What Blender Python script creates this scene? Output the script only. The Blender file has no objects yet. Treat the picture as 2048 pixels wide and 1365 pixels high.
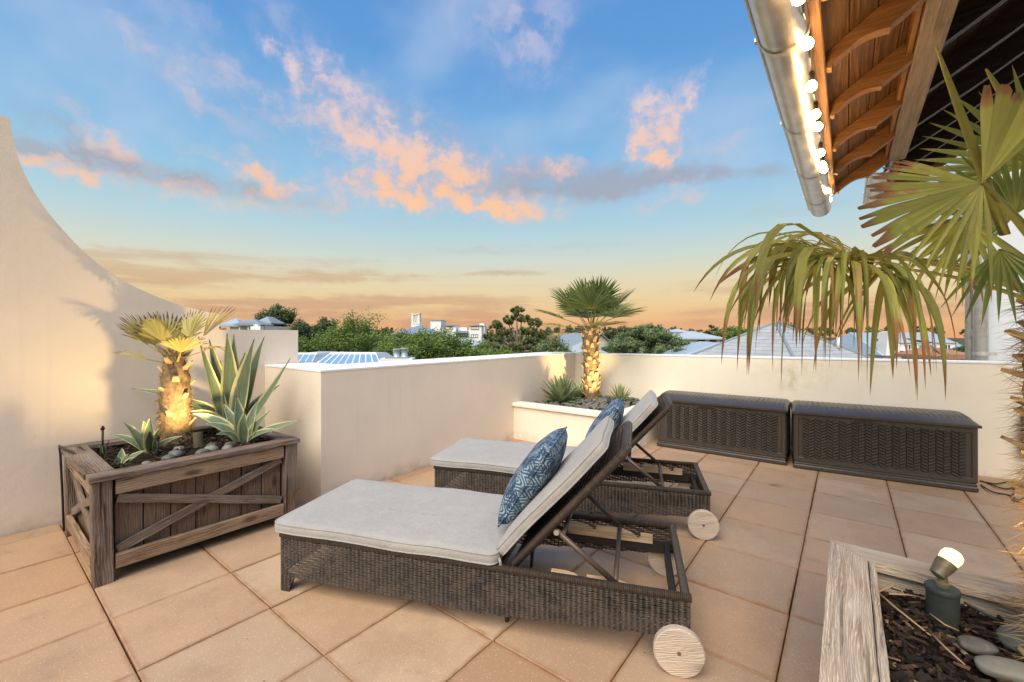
import bpy, bmesh, math, random
from mathutils import Vector, Matrix, noise as mnoise
R = math.radians
PI = math.pi
scene = bpy.context.scene
COL = scene.collection

# ---------------------------------------------------------------- camera
YAW = 0.66215                      # the view looks 37.9 degrees to the left of the paving's long joints
EYE = Vector((0, 0, 1.45))
cam_data = bpy.data.cameras.new('camera')
cam = bpy.data.objects.new('camera', cam_data)
COL.objects.link(cam)
cam.location = EYE
cam.rotation_euler = (R(90), 0, YAW)
cam_data.sensor_width = 36
cam_data.lens = 857.9 / 2048 * 36
cam_data.shift_y = -14.5 / 2048
cam_data.clip_start = 0.02
cam_data.clip_end = 3000
scene.camera = cam

# ---------------------------------------------------------------- view transform
vs = scene.view_settings
vs.view_transform = 'Standard'
vs.look = 'None'
vs.gamma = 1
vs.exposure = 0.5
SUN_STRENGTH, SUN_ANGLE, SUN_DIR = 3.7, 52, (0.14, -0.68, 0.82)   # SUN_DIR points towards the light
SKY_STRENGTH = 0.72


def lin(r, g, b):
    f = lambda c: (c / 255 / 12.92) if c <= 10 else ((c / 255 + 0.055) / 1.055) ** 2.4
    return (f(r), f(g), f(b), 1.0)


# ---------------------------------------------------------------- node helper
class NT:
    def __init__(self, nt):
        self.nt = nt

    def put(self, sock, val):
        if val is None:
            return
        if isinstance(val, bpy.types.NodeSocket):
            self.nt.links.new(val, sock)
        else:
            sock.default_value = val

    def n(self, kind, ins=None, **props):
        nd = self.nt.nodes.new('ShaderNode' + kind)
        for k, v in props.items():
            setattr(nd, k, v)
        for k, v in (ins or {}).items():
            self.put(nd.inputs[k], v)
        return nd

    def math(self, op, a, b=None, clamp=False):
        nd = self.n('Math', {0: a, 1: b}, operation=op, use_clamp=clamp)
        return nd.outputs[0]

    def vmath(self, op, a, b=None):
        nd = self.n('VectorMath', {0: a, 1: b}, operation=op)
        return nd.outputs['Value'] if op in ('DOT_PRODUCT', 'LENGTH') else nd.outputs[0]

    def mix(self, fac, a, b, blend='MIX'):
        nd = self.n('Mix', {0: fac, 6: a, 7: b}, data_type='RGBA', blend_type=blend)
        return nd.outputs[2]

    def ramp(self, fac, stops, interp='LINEAR'):
        nd = self.n('ValToRGB', {0: fac})
        cr = nd.color_ramp
        cr.interpolation = interp
        while len(cr.elements) < len(stops):
            cr.elements.new(0.5)
        for e, (p, c) in zip(cr.elements, stops):
            e.position = p
            e.color = c if len(c) == 4 else (*c, 1)
        return nd.outputs[0]

    def step(self, v, a, b, lo=0.0, hi=1.0):
        nd = self.n('MapRange', {0: v, 1: a, 2: b, 3: lo, 4: hi}, interpolation_type='SMOOTHSTEP')
        return nd.outputs[0]

    def noise(self, vec, scale, detail=3.0, rough=0.5, dist=0.0, out='Fac', dim='3D'):
        nd = self.n('TexNoise', {'Vector': vec, 'Scale': scale, 'Detail': detail, 'Roughness': rough, 'Distortion': dist}, noise_dimensions=dim)
        return nd.outputs[out]

    def mapping(self, vec, loc=(0, 0, 0), rot=(0, 0, 0), sc=(1, 1, 1), kind='POINT'):
        nd = self.n('Mapping', {'Vector': vec, 'Location': loc, 'Rotation': rot, 'Scale': sc}, vector_type=kind)
        return nd.outputs[0]

    def comb(self, x, y, z=0.0):
        return self.n('CombineXYZ', {0: x, 1: y, 2: z}).outputs[0]

    def sep(self, v):
        return self.n('SeparateXYZ', {0: v}).outputs


# ---------------------------------------------------------------- world: sunset sky
world = bpy.data.worlds.new('World')
scene.world = world
world.use_nodes = True
wt = world.node_tree
wt.nodes.clear()
W = NT(wt)
direction = W.n('TexCoord').outputs['Generated']
right = (math.cos(YAW), math.sin(YAW), 0)
fwd = (-math.sin(YAW), math.cos(YAW), 0)
dx = W.vmath('DOT_PRODUCT', direction, right)
dy = W.vmath('DOT_PRODUCT', direction, fwd)
dz = W.sep(direction)[2]
DEG = 180 / PI
az = W.math('MULTIPLY', W.math('ARCTAN2', dx, dy), DEG)          # bearing in degrees, 0 = along the view
el = W.math('MULTIPLY', W.math('ARCSINE', dz), DEG)              # elevation in degrees
STOPS = [(-10, (200, 155, 122)), (0, (233, 170, 122)), (1.8, (236, 188, 136)), (4.0, (236, 207, 156)), (6.8, (227, 215, 180)),
         (9.5, (208, 217, 206)), (13, (180, 211, 220)), (18, (150, 196, 226)), (24, (126, 179, 224)), (32, (100, 158, 217)),
         (45, (80, 138, 207)), (90, (66, 118, 194))]
elr = W.n('MapRange', {0: el, 1: -10.0, 2: 90.0, 3: 0.0, 4: 1.0}).outputs[0]
base = W.ramp(elr, [((e + 10) / 100, lin(*c)) for e, c in STOPS])
# soft air variation
p3 = W.mapping(direction, sc=(1.2, 1.2, 5.0))
plane = W.comb(W.math('MULTIPLY', az, 0.1), W.math('MULTIPLY', el, 0.1))
w1 = W.n('TexNoise', {'Vector': plane, 'Scale': 2.2, 'Detail': 4.0, 'Roughness': 0.62}, noise_dimensions='2D').outputs['Color']
wv = W.vmath('SUBTRACT', w1, (0.5, 0.5, 0.5))
warp_big = W.vmath('ADD', W.comb(az, el, 1.0), W.vmath('MULTIPLY', wv, (9.0, 5.5, 0)))
warp_flat = W.vmath('ADD', W.comb(az, el, 1.0), W.vmath('MULTIPLY', wv, (12.0, 1.5, 0)))


def blobs(items, vec):
    """sum of soft tilted ellipses; vec carries (bearing, elevation, 1)"""
    tot = 0.0
    for (a, e, ra, re, tilt, amp) in items:
        c, s_ = math.cos(R(tilt)), math.sin(R(tilt))
        k1 = (c / ra, s_ / ra, -(a * c + e * s_) / ra)
        k2 = (-s_ / re, c / re, (a * s_ - e * c) / re)
        p = W.vmath('DOT_PRODUCT', vec, k1)
        q = W.vmath('DOT_PRODUCT', vec, k2)
        d2 = W.n('Math', {0: q, 1: q, 2: W.math('MULTIPLY', p, p)}, operation='MULTIPLY_ADD').outputs[0]
        g = W.n('Math', {0: d2, 1: -0.36, 2: 1.0}, operation='MULTIPLY_ADD', use_clamp=True).outputs[0]
        g = W.math('MULTIPLY', g, g)
        tot = W.n('Math', {0: g, 1: amp * 1.25, 2: tot}, operation='MULTIPLY_ADD').outputs[0]
    return tot


def ae(u, v):
    """bearing and elevation of a direction given as (right, up) slopes times 858"""
    a = math.atan2(u - 1024, 857.9)
    return math.degrees(a), math.degrees(math.atan((668 - v) / 857.9 * math.cos(a)))


def B(u, v, hu, hv, tilt, amp):
    a, e = ae(u, v)
    c = math.cos(R(a))
    return (a, e, hu / 857.9 * DEG * c * c, hv / 857.9 * DEG * c, tilt, amp)


high = [B(360, 150, 190, 40, -30, 0.45), B(520, 190, 200, 30, -30, 0.5), B(590, 130, 50, 20, -25, 0.45),
        B(690, 210, 190, 46, -34, 0.62), B(760, 290, 150, 60, -30, 0.62), B(840, 310, 70, 80, 10, 0.62), B(950, 345, 90, 34, 4, 0.85),
        B(880, 398, 230, 26, -3, 0.95), B(970, 415, 120, 18, -8, 0.6), B(1000, 30, 150, 80, -25, 0.32), B(1070, 60, 60, 80, -50, 0.26),
        B(1305, 255, 44, 66, 14, 1.15), B(1356, 232, 26, 66, -24, 1.0), B(1328, 285, 50, 26, 0, 0.7),
        B(1125, 340, 55, 16, 0, 0.7), B(510, 342, 110, 26, -16, 0.75), B(220, 285, 120, 24, -34, 0.6), B(110, 345, 120, 18, -4, 0.7),
        B(420, 398, 190, 20, 2, 0.6), B(1335, 398, 60, 20, 14, 0.5), B(1440, 295, 60, 20, 4, 0.4), B(620, 392, 70, 18, 0, 0.4)]
grey = [B(330, 354, 360, 24, -1, 1.0), B(150, 280, 130, 26, -24, 0.7), B(1060, 366, 290, 30, 1, 1.0), B(1215, 388, 90, 20, 4, 0.8),
        B(1420, 350, 200, 16, -5, 0.7), B(930, 290, 190, 40, -15, 0.5), B(1600, 420, 160, 14, 0, 0.3), B(700, 150, 260, 50, -30, 0.3)]
low = [B(330, 548, 280, 24, 2, 0.9), B(650, 552, 130, 13, 3, 0.95), B(780, 602, 260, 13, 1, 0.95), B(480, 612, 280, 14, 0, 0.75),
       B(600, 634, 260, 16, 0, 0.8), B(930, 636, 130, 24, 8, 0.85), B(1000, 546, 110, 6, 1, 0.6), B(1700, 622, 360, 22, 1, 1.1),
       B(1480, 577, 120, 9, 1, 0.8), B(1120, 655, 300, 14, 0, 0.5), B(150, 505, 240, 14, 2, 0.6), B(1000, 500, 280, 9, 2, 0.4),
       B(560, 520, 260, 10, 2, 0.5), B(820, 558, 80, 8, 2, 0.5), B(700, 440, 280, 10, -2, 0.3)]
detail = W.noise(plane, 3.4, 4.0, 0.52, 0.0, dim='2D')
detail2 = W.noise(W.mapping(warp_big, rot=(0, 0, R(30)), sc=(0.11, 0.42, 1)), 1.6, 4.0, 0.55, 0.0, dim='2D')
fray = W.math('ADD', W.math('MULTIPLY', detail, 0.55), W.math('MULTIPLY', detail2, 0.45))
hi_b = W.math('MINIMUM', blobs(high, warp_big), 1.35)
hi_d = W.math('MULTIPLY', hi_b, W.step(fray, 0.34, 0.64, 0.35, 1.2))
hi_d = W.step(hi_d, -0.05, 1.5, 0.0, 0.92)
gr_d = W.math('MULTIPLY', blobs(grey, warp_flat), W.step(fray, 0.30, 0.62, 0.45, 1.0))
gr_d = W.step(gr_d, 0.02, 1.2, 0.0, 0.8)
flat_n = W.noise(W.mapping(plane, sc=(0.6, 6.0, 1)), 2.0, 4.0, 0.55, 0.0, dim='2D')
lo_d = W.math('MULTIPLY', blobs(low, warp_flat), W.step(flat_n, 0.30, 0.56, 0.45, 1.15))
# the same thin streaks go on round the whole horizon, behind the viewer too
ring = W.noise(W.mapping(direction, sc=(1.6, 1.6, 26.0)), 2.0, 3.0, 0.55, 0.0)
band = W.math('MULTIPLY', W.step(el, 1.0, 4.0), W.step(el, 14.0, 6.0))
lo_d = W.math('ADD', lo_d, W.math('MULTIPLY', W.step(ring, 0.48, 0.72), W.math('MULTIPLY', band, 0.6)))
lo_d = W.step(lo_d, 0.04, 1.4, 0.0, 0.66)
# pale veils high up, everywhere
veil = W.noise(W.mapping(direction, rot=(0, 0, 0.6), sc=(1.2, 3.0, 3.2)), 1.7, 3.0, 0.55, 0.0)
veil = W.math('MULTIPLY', W.step(veil, 0.42, 0.75, 0.0, 0.42), W.step(el, 8.0, 20.0))
sky = W.mix(veil, base, lin(190, 207, 232))
sky = W.mix(gr_d, sky, W.ramp(elr, [(0.20, lin(186, 170, 166)), (0.28, lin(166, 166, 178)), (0.33, lin(152, 170, 200)), (0.40, lin(150, 176, 214))]))
low_c = W.ramp(elr, [(0.115, lin(198, 150, 126)), (0.14, lin(200, 156, 128)), (0.17, lin(206, 170, 136)), (0.21, lin(190, 180, 164))])
sky = W.mix(lo_d, sky, low_c)
hi_c = W.ramp(elr, [(0.25, lin(252, 200, 172)), (0.29, lin(248, 204, 184)), (0.34, lin(238, 206, 198)), (0.42, lin(222, 208, 222))])
hi_c = W.mix(W.step(detail, 0.62, 0.38, 0.0, 0.55), hi_c, lin(214, 192, 196))
core = W.step(W.math('ADD', hi_d, W.math('MULTIPLY', detail, 0.8)), 0.85, 1.35)
hi_c = W.mix(W.math('MULTIPLY', core, W.step(el, 27.0, 16.0)), hi_c, lin(255, 200, 158))
sky = W.mix(hi_d, sky, hi_c)
bg = W.n('Background', {'Color': sky, 'Strength': SKY_STRENGTH})
wo = W.n('OutputWorld')
wt.links.new(bg.outputs[0], wo.inputs[0])

# ---------------------------------------------------------------- broad sun lamp added as soft fill from behind the view
sd = bpy.data.lights.new('sun', 'SUN')
sd.energy = SUN_STRENGTH
sd.angle = R(SUN_ANGLE)
sd.color = (1.0, 0.90, 0.74)
sun = bpy.data.objects.new('sun', sd)
COL.objects.link(sun)
sun.rotation_euler = Vector(SUN_DIR).to_track_quat('Z', 'Y').to_euler()
world.cycles.sampling_method = 'MANUAL'
world.cycles.sample_map_resolution = 128
scene.cycles.max_bounces = 6
scene.cycles.diffuse_bounces = 3
scene.cycles.glossy_bounces = 3
scene.cycles.transparent_max_bounces = 6
scene.cycles.use_adaptive_sampling = True
scene.cycles.adaptive_threshold = 0.015
scene.cycles.use_denoising = True
scene.cycles.sample_clamp_indirect = 6.0

# ================================================================ mesh and object helpers
def frame(loc, ex, ez=(0, 0, 1)):
    """matrix with local X along ex and local Z as near ez as possible"""
    ex = Vector(ex).normalized()
    ez = Vector(ez)
    ey = ez.cross(ex)
    if ey.length < 1e-6:
        ey = Vector((0, 1, 0)).cross(ex)
    ey.normalize()
    ez = ex.cross(ey)
    m = Matrix((ex, ey, ez)).transposed().to_4x4()
    m.translation = Vector(loc)
    return m


class MB:
    def __init__(self):
        self.v, self.f, self.t, self.s = [], [], [], []

    def add(self, verts, faces, M=None, t=0.0, s=0.0):
        o = len(self.v)
        for i, p in enumerate(verts):
            p = Vector(p)
            self.v.append(M @ p if M else p)
        n = len(verts)
        self.t += list(t) if hasattr(t, '__len__') else [t] * n
        self.s += list(s) if hasattr(s, '__len__') else [s] * n
        self.f += [tuple(o + k for k in q) for q in faces]
        return self

    def box(self, c, d, M=None, b=0.0, **k):
        x, y, z = d[0] / 2, d[1] / 2, d[2] / 2
        cx, cy, cz = c
        if b <= 0:
            vs_ = [(cx + sx * x, cy + sy * y, cz + sz * z) for sx in (-1, 1) for sy in (-1, 1) for sz in (-1, 1)]
            return self.add(vs_, [(0, 1, 3, 2), (4, 6, 7, 5), (0, 4, 5, 1), (2, 3, 7, 6), (0, 2, 6, 4), (1, 5, 7, 3)], M, **k)
        b = min(b, x * .9, y * .9, z * .9)
        vs_, ix = [], {}
        for sx in (-1, 1):
            for sy in (-1, 1):
                for sz in (-1, 1):
                    for a in range(3):
                        q = [sx * (x - (b if a != 0 else 0)), sy * (y - (b if a != 1 else 0)), sz * (z - (b if a != 2 else 0))]
                        ix[(sx, sy, sz, a)] = len(vs_)
                        vs_.append((cx + q[0], cy + q[1], cz + q[2]))
        fs = []
        for sx in (-1, 1):
            fs.append([ix[(sx, a, c_, 0)] for a, c_ in ((-1, -1), (1, -1), (1, 1), (-1, 1))][::sx])
            fs.append([ix[(a, sx, c_, 1)] for a, c_ in ((-1, -1), (-1, 1), (1, 1), (1, -1))][::sx])
            fs.append([ix[(a, c_, sx, 2)] for a, c_ in ((-1, -1), (1, -1), (1, 1), (-1, 1))][::sx])
        for s1 in (-1, 1):
            for s2 in (-1, 1):
                w = 1 if s1 * s2 > 0 else -1
                fs.append([ix[(s1, s2, -1, 0)], ix[(s1, s2, -1, 1)], ix[(s1, s2, 1, 1)], ix[(s1, s2, 1, 0)]][::w])
                fs.append([ix[(s1, -1, s2, 0)], ix[(s1, 1, s2, 0)], ix[(s1, 1, s2, 2)], ix[(s1, -1, s2, 2)]][::w])
                fs.append([ix[(-1, s1, s2, 1)], ix[(-1, s1, s2, 2)], ix[(1, s1, s2, 2)], ix[(1, s1, s2, 1)]][::w])
                for s3 in (-1, 1):
                    w3 = 1 if s1 * s2 * s3 > 0 else -1
                    fs.append([ix[(s1, s2, s3, 0)], ix[(s1, s2, s3, 1)], ix[(s1, s2, s3, 2)]][::w3])
        return self.add(vs_, fs, M, **k)

    def tube(self, pts, r, n=8, caps=True, flat=1.0, closed=False, M=None, up=None, t=None):
        pts = [Vector(p) for p in pts]
        m = len(pts)
        rr = r if hasattr(r, '__len__') else [r] * m
        vs_, fs, ts = [], [], []
        prev = None
        for i, p in enumerate(pts):
            if closed:
                d = pts[(i + 1) % m] - pts[i - 1]
            else:
                d = pts[min(i + 1, m - 1)] - pts[max(i - 1, 0)]
            d.normalize()
            if prev is None:
                a = Vector(up) if up else (Vector((0, 0, 1)) if abs(d.z) < 0.9 else Vector((1, 0, 0)))
            else:
                a = prev
            a = a - d * a.dot(d)
            if a.length < 1e-6:
                a = d.orthogonal()
            a.normalize()
            prev = a
            b = d.cross(a)
            for k in range(n):
                an = 2 * PI * k / n
                vs_.append(p + a * (math.cos(an) * rr[i] * flat) + b * (math.sin(an) * rr[i]))
                ts.append(t[i] if t else i / max(1, m - 1))
        for i in range(m if closed else m - 1):
            j = (i + 1) % m
            for k in range(n):
                k2 = (k + 1) % n
                fs.append((i * n + k, i * n + k2, j * n + k2, j * n + k))
        if caps and not closed:
            fs.append(tuple(range(n - 1, -1, -1)))
            fs.append(tuple((m - 1) * n + k for k in range(n)))
        return self.add(vs_, fs, M, t=ts)

    def lathe(self, prof, n=16, M=None, **k):
        vs_ = [(r * math.cos(2 * PI * j / n), r * math.sin(2 * PI * j / n), z) for r, z in prof for j in range(n)]
        fs = []
        for i in range(len(prof) - 1):
            for j in range(n):
                j2 = (j + 1) % n
                fs.append((i * n + j, i * n + j2, (i + 1) * n + j2, (i + 1) * n + j))
        fs.append(tuple(range(n - 1, -1, -1)))
        fs.append(tuple((len(prof) - 1) * n + j for j in range(n)))
        return self.add(vs_, fs, M, **k)

    def prism(self, poly, y0, y1, M=None, axes='xz', **k):
        """outline in the plane named by axes, pushed from y0 to y1 along the third axis"""
        def P(a, b, c):
            return {'xz': (a, c, b), 'xy': (a, b, c), 'yz': (c, a, b)}[axes]
        n = len(poly)
        vs_ = [P(a, b, y0) for a, b in poly] + [P(a, b, y1) for a, b in poly]
        fs = [tuple(range(n - 1, -1, -1)), tuple(range(n, 2 * n))]
        fs += [(i, (i + 1) % n, n + (i + 1) % n, n + i) for i in range(n)]
        return self.add(vs_, fs, M, **k)

    def mesh(self, name, smooth=False):
        me = bpy.data.meshes.new(name)
        me.from_pydata([tuple(p) for p in self.v], [], self.f)
        for nm, arr in (('t', self.t), ('s', self.s)):
            a = me.attributes.new(nm, 'FLOAT', 'POINT')
            a.data.foreach_set('value', arr)
        if smooth:
            me.polygons.foreach_set('use_smooth', [True] * len(me.polygons))
            if smooth != 'all':
                me.set_sharp_from_angle(angle=R(smooth if smooth is not True else 40))
        me.update()
        return me

    def build(self, name, mat, parent=None, smooth=False, M=None, fix=False, **tags):
        me = self.mesh(name, smooth)
        if fix:
            bm = bmesh.new()
            bm.from_mesh(me)
            bmesh.ops.recalc_face_normals(bm, faces=bm.faces)
            bm.to_mesh(me)
            bm.free()
        return put(name, me, mat, parent, M, **tags)


def put(name, me, mat, parent=None, M=None, label=None, cat=None, group=None, kind=None):
    o = bpy.data.objects.new(name, me)
    if me is not None and mat is not None and not len(me.materials):
        me.materials.append(mat)
    COL.objects.link(o)
    if parent is not None:
        o.parent = parent
    if M is not None:
        o.matrix_local = M
    tag(o, label, cat, group, kind)
    return o


def tag(o, label=None, cat=None, group=None, kind=None):
    if label:
        o['label'] = label
    if cat:
        o['category'] = cat
    if group:
        o['group'] = group
    if kind:
        o['kind'] = kind
    return o


def empty(name, loc, label=None, cat=None, group=None, rz=0.0, kind=None):
    o = bpy.data.objects.new(name, None)
    o.empty_display_size = 0.1
    COL.objects.link(o)
    o.location = loc
    o.rotation_euler = (0, 0, rz)
    return tag(o, label, cat, group, kind)


def copy_tree(o, parent=None):
    c = o.copy()
    COL.objects.link(c)
    c.parent = parent
    for ch in [q for q in bpy.data.objects if q.parent == o]:
        copy_tree(ch, c)
    return c


def view(u, v, d):
    """world point at depth d metres along the view, u and v in photo pixels (a surveying aid)"""
    a, b = (u - 1024) / 857.9, (668 - v) / 857.9
    F = Vector((-math.sin(YAW), math.cos(YAW), 0))
    Rt = Vector((math.cos(YAW), math.sin(YAW), 0))
    return EYE + (F + Rt * a + Vector((0, 0, b))) * d


VF = Vector((-math.sin(YAW), math.cos(YAW), 0))
VR = Vector((math.cos(YAW), math.sin(YAW), 0))


# ================================================================ materials
def new_mat(name, rough=0.6, spec=0.3):
    m = bpy.data.materials.new(name)
    m.use_nodes = True
    n = NT(m.node_tree)
    bsdf = m.node_tree.nodes['Principled BSDF']
    bsdf.inputs['Roughness'].default_value = rough
    bsdf.inputs['Specular IOR Level'].default_value = spec
    n.bsdf = bsdf
    n.tc = n.n('TexCoord')
    n.obj = n.tc.outputs['Object']
    n.rand = n.n('ObjectInfo').outputs['Random']
    n.mat = m
    return n


def bump(n, height, strength=0.3, dist=0.01):
    b = n.n('Bump', {'Height': height, 'Strength': strength, 'Distance': dist})
    n.put(n.bsdf.inputs['Normal'], b.outputs[0])


def attr(n, name):
    return n.n('Attribute', attribute_name=name).outputs['Fac']


def shift(n, vec, k=37.0):
    """move the pattern by an amount that differs from object to object"""
    return n.vmath('ADD', vec, n.comb(n.math('MULTIPLY', n.rand, k), n.math('MULTIPLY', n.rand, k * 1.7), n.math('MULTIPLY', n.rand, k * 0.6)))


MAT = {}


def plain(name, col, rough=0.6, spec=0.3, metal=0.0, var=0.12, scale=8.0, b=0.15):
    n = new_mat(name, rough, spec)
    nz = n.noise(shift(n, n.obj), scale, 5, 0.6)
    lo = tuple(c * (1 - var) for c in col[:3]) + (1,)
    hi = tuple(min(1, c * (1 + var)) for c in col[:3]) + (1,)
    n.put(n.bsdf.inputs['Base Color'], n.ramp(nz, [(0.3, lo), (0.7, hi)]))
    n.bsdf.inputs['Metallic'].default_value = metal
    if b:
        bump(n, n.noise(shift(n, n.obj), scale * 8, 3), b, 0.004)
    MAT[name] = n.mat
    return n.mat


def stucco(name, col, stain=None, damp=0.0):
    n = new_mat(name, 0.9, 0.15)
    g = n.tc.outputs['Object']
    big = n.noise(g, 0.9, 4, 0.6)
    c = n.mix(n.step(big, 0.3, 0.75), tuple(x * 0.93 for x in col) + (1,), tuple(min(1, x * 1.04) for x in col) + (1,))
    blot = n.noise(n.mapping(g, sc=(3, 3, 1.2)), 2.0, 6, 0.65)
    c = n.mix(n.step(blot, 0.58, 0.82, 0, 0.25), c, tuple(x * 0.82 for x in col) + (1,))
    if stain:
        for (cx, cz, rx, rz, axis, amt) in stain:
            sx, sy, sz = n.sep(g)
            a = n.math('DIVIDE', n.math('SUBTRACT', sx if axis == 'x' else sy, cx), rx)
            b_ = n.math('DIVIDE', n.math('SUBTRACT', sz, cz), rz)
            d = n.math('SQRT', n.math('ADD', n.math('MULTIPLY', a, a), n.math('MULTIPLY', b_, b_)))
            st = n.noise(n.mapping(g, sc=(5, 5, 3.0)), 1.6, 6, 0.7)
            m_ = n.math('MULTIPLY', n.step(d, 1.1, 0.1), n.step(st, 0.36, 0.75, 0, amt))
            c = n.mix(m_, c, (0.42, 0.38, 0.16, 1))
    gx, gy, gz = n.sep(g)
    run = n.noise(n.mapping(g, sc=(14, 14, 0.55)), 1.0, 4, 0.6)
    c = n.mix(n.step(run, 0.56, 0.80, 0, 0.22), c, tuple(x * 0.74 for x in col) + (1,))
    foot = n.math('MULTIPLY', n.step(gz, 0.16, 0.0), n.step(n.noise(g, 6, 5, 0.65), 0.38, 0.66, 0.1, 0.6))
    c = n.mix(foot, c, tuple(x * y for x, y in zip(col, (0.62, 0.55, 0.48))) + (1,))
    n.put(n.bsdf.inputs['Base Color'], c)
    f = n.math('ADD', n.noise(g, 150, 3, 0.7), n.math('MULTIPLY', n.noise(g, 14, 4, 0.6), 1.6))
    bump(n, f, 0.32, 0.005)
    MAT[name] = n.mat
    return n.mat


stucco('stucco_pink', (0.81, 0.69, 0.565))
stucco('stucco_cream', (0.82, 0.735, 0.60), [(-0.45, 0.98, 0.50, 0.30, 'x', 0.5), (0.15, 1.08, 0.5, 0.10, 'x', 0.35), (-1.0, 0.95, 0.25, 0.2, 'x', 0.3), (-0.55, 0.8, 0.2, 0.18, 'x', 0.5)])
stucco('stucco_white', (0.84, 0.83, 0.80))
stucco('stucco_white_shaded', (0.60, 0.63, 0.67))  # white wall: its shade is put into this bluish grey
stucco('coping_skylit', (0.86, 0.85, 0.83))  # walls' own coat whitened: sky light on the tops put into the colour

# paving: exposed-aggregate concrete slabs, each with its own shade
n = new_mat('paver', 0.66, 0.35)
g = shift(n, n.obj, 51)
tone = n.ramp(n.math('FRACT', n.math('MULTIPLY', n.rand, 7.3)), [(0.0, (0.37, 0.225, 0.125)), (0.25, (0.48, 0.31, 0.185)), (0.5, (0.40, 0.275, 0.178)), (0.75, (0.53, 0.375, 0.245)), (1.0, (0.44, 0.265, 0.148))])
c = n.mix(n.step(n.noise(g, 3.0, 5, 0.6), 0.35, 0.70, 0, 0.7), tone, (0.37, 0.235, 0.145, 1))
c = n.mix(n.step(n.noise(g, 300, 2, 0.6), 0.35, 0.75, 0, 0.35), c, (0.33, 0.2, 0.13, 1))
for sc, thr, amt, cc in ((85, 0.24, 0.55, (0.74, 0.60, 0.44, 1)), (160, 0.30, 0.5, (0.68, 0.53, 0.37, 1)), (50, 0.10, 0.8, (0.84, 0.76, 0.64, 1))):
    vo = n.n('TexVoronoi', {'Vector': n.mapping(g, loc=(sc, 0, 0), rot=(0, 0, sc)), 'Scale': float(sc), 'Randomness': 1.0})
    pick = n.step(n.sep(vo.outputs['Color'])[0], 0.45, 0.55)
    c = n.mix(n.math('MULTIPLY', n.math('MULTIPLY', n.step(vo.outputs['Distance'], thr, thr * 0.55), pick), amt), c, cc)
spots = n.n('TexVoronoi', {'Vector': g, 'Scale': 9.0})
c = n.mix(n.math('MULTIPLY', n.step(spots.outputs['Distance'], 0.06, 0.03), 0.7), c, (0.10, 0.06, 0.04, 1))
c = n.mix(n.step(n.noise(n.mapping(g, loc=(5, 2, 0)), 4.2, 5, 0.7), 0.56, 0.76, 0, 0.5), c, (0.25, 0.175, 0.12, 1))
ex, ey, ez = n.sep(n.obj)
edge = n.math('MAXIMUM', n.math('ABSOLUTE', ex), n.math('ABSOLUTE', ey))
c = n.mix(n.math('MULTIPLY', n.step(edge, 0.245, 0.268), n.step(n.noise(g, 14, 3), 0.3, 0.7, 0.25, 0.85)), c, (0.30, 0.15, 0.07, 1))
n.put(n.bsdf.inputs['Base Color'], c)
bump(n, n.math('ADD', n.noise(g, 220, 3, 0.7), n.noise(g, 40, 3)), 0.25, 0.003)
MAT['paver'] = n.mat
plain('joint', (0.05, 0.032, 0.022), 0.95)


def wood(name, dark, light, rough=0.8, ring=26, grey=None, gamt=0.5, crack=0.6, fv=0.75):
    """boards are built with their length along local X"""
    n = new_mat(name, rough, 0.2)
    g = shift(n, n.obj, 23)
    w = n.noise(n.mapping(g, sc=(1.3, 7, 7)), 1.6, 4, 0.6, 0.4, 'Color')
    gw = n.vmath('ADD', n.mapping(g, sc=(0.55, 1, 1)), n.vmath('MULTIPLY', w, (0.0, 0.07, 0.07)))
    wave = n.n('TexWave', {'Vector': n.mapping(gw, sc=(0.35, 1, 1)), 'Scale': float(ring), 'Distortion': 2.0, 'Detail': 2.0, 'Detail Scale': 0.8}, wave_type='RINGS', rings_direction='X')
    fine = n.noise(n.mapping(g, sc=(3, 90, 90)), 1.5, 5, 0.65)
    c = n.mix(wave.outputs['Fac'], dark, light)
    c = n.mix(n.step(fine, 0.38, 0.66, 0, fv), c, tuple(x * 0.55 for x in dark[:3]) + (1,))
    c = n.mix(n.step(n.noise(n.mapping(g, sc=(1.2, 5, 5)), 2.0, 4, 0.6), 0.35, 0.75, 0, 0.5), c, tuple(x * 1.25 for x in light[:3]) + (1,))
    if grey:
        c = n.mix(n.step(n.noise(n.mapping(g, sc=(0.8, 2.5, 2.5)), 2.6, 5, 0.65), 0.38, 0.68, 0, gamt), c, grey)
    kn = n.n('TexVoronoi', {'Vector': n.mapping(g, sc=(2.2, 6.0, 6.0)), 'Scale': 1.0})
    c = n.mix(n.step(kn.outputs['Distance'], 0.17, 0.05, 0, 0.8), c, tuple(x * 0.35 for x in dark[:3]) + (1,))
    ck = n.step(n.noise(n.mapping(g, sc=(1.1, 38, 38)), 1.0, 3, 0.5, 0.3), 0.64, 0.70, 0, crack)
    c = n.mix(ck, c, tuple(x * 0.2 for x in dark[:3]) + (1,))
    n.put(n.bsdf.inputs['Base Color'], c)
    hgt = n.math('SUBTRACT', n.math('ADD', n.math('MULTIPLY', wave.outputs['Fac'], 0.5), fine), n.math('MULTIPLY', ck, 1.5))
    bump(n, hgt, 0.75, 0.005)
    MAT[name] = n.mat
    return n.mat


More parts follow.
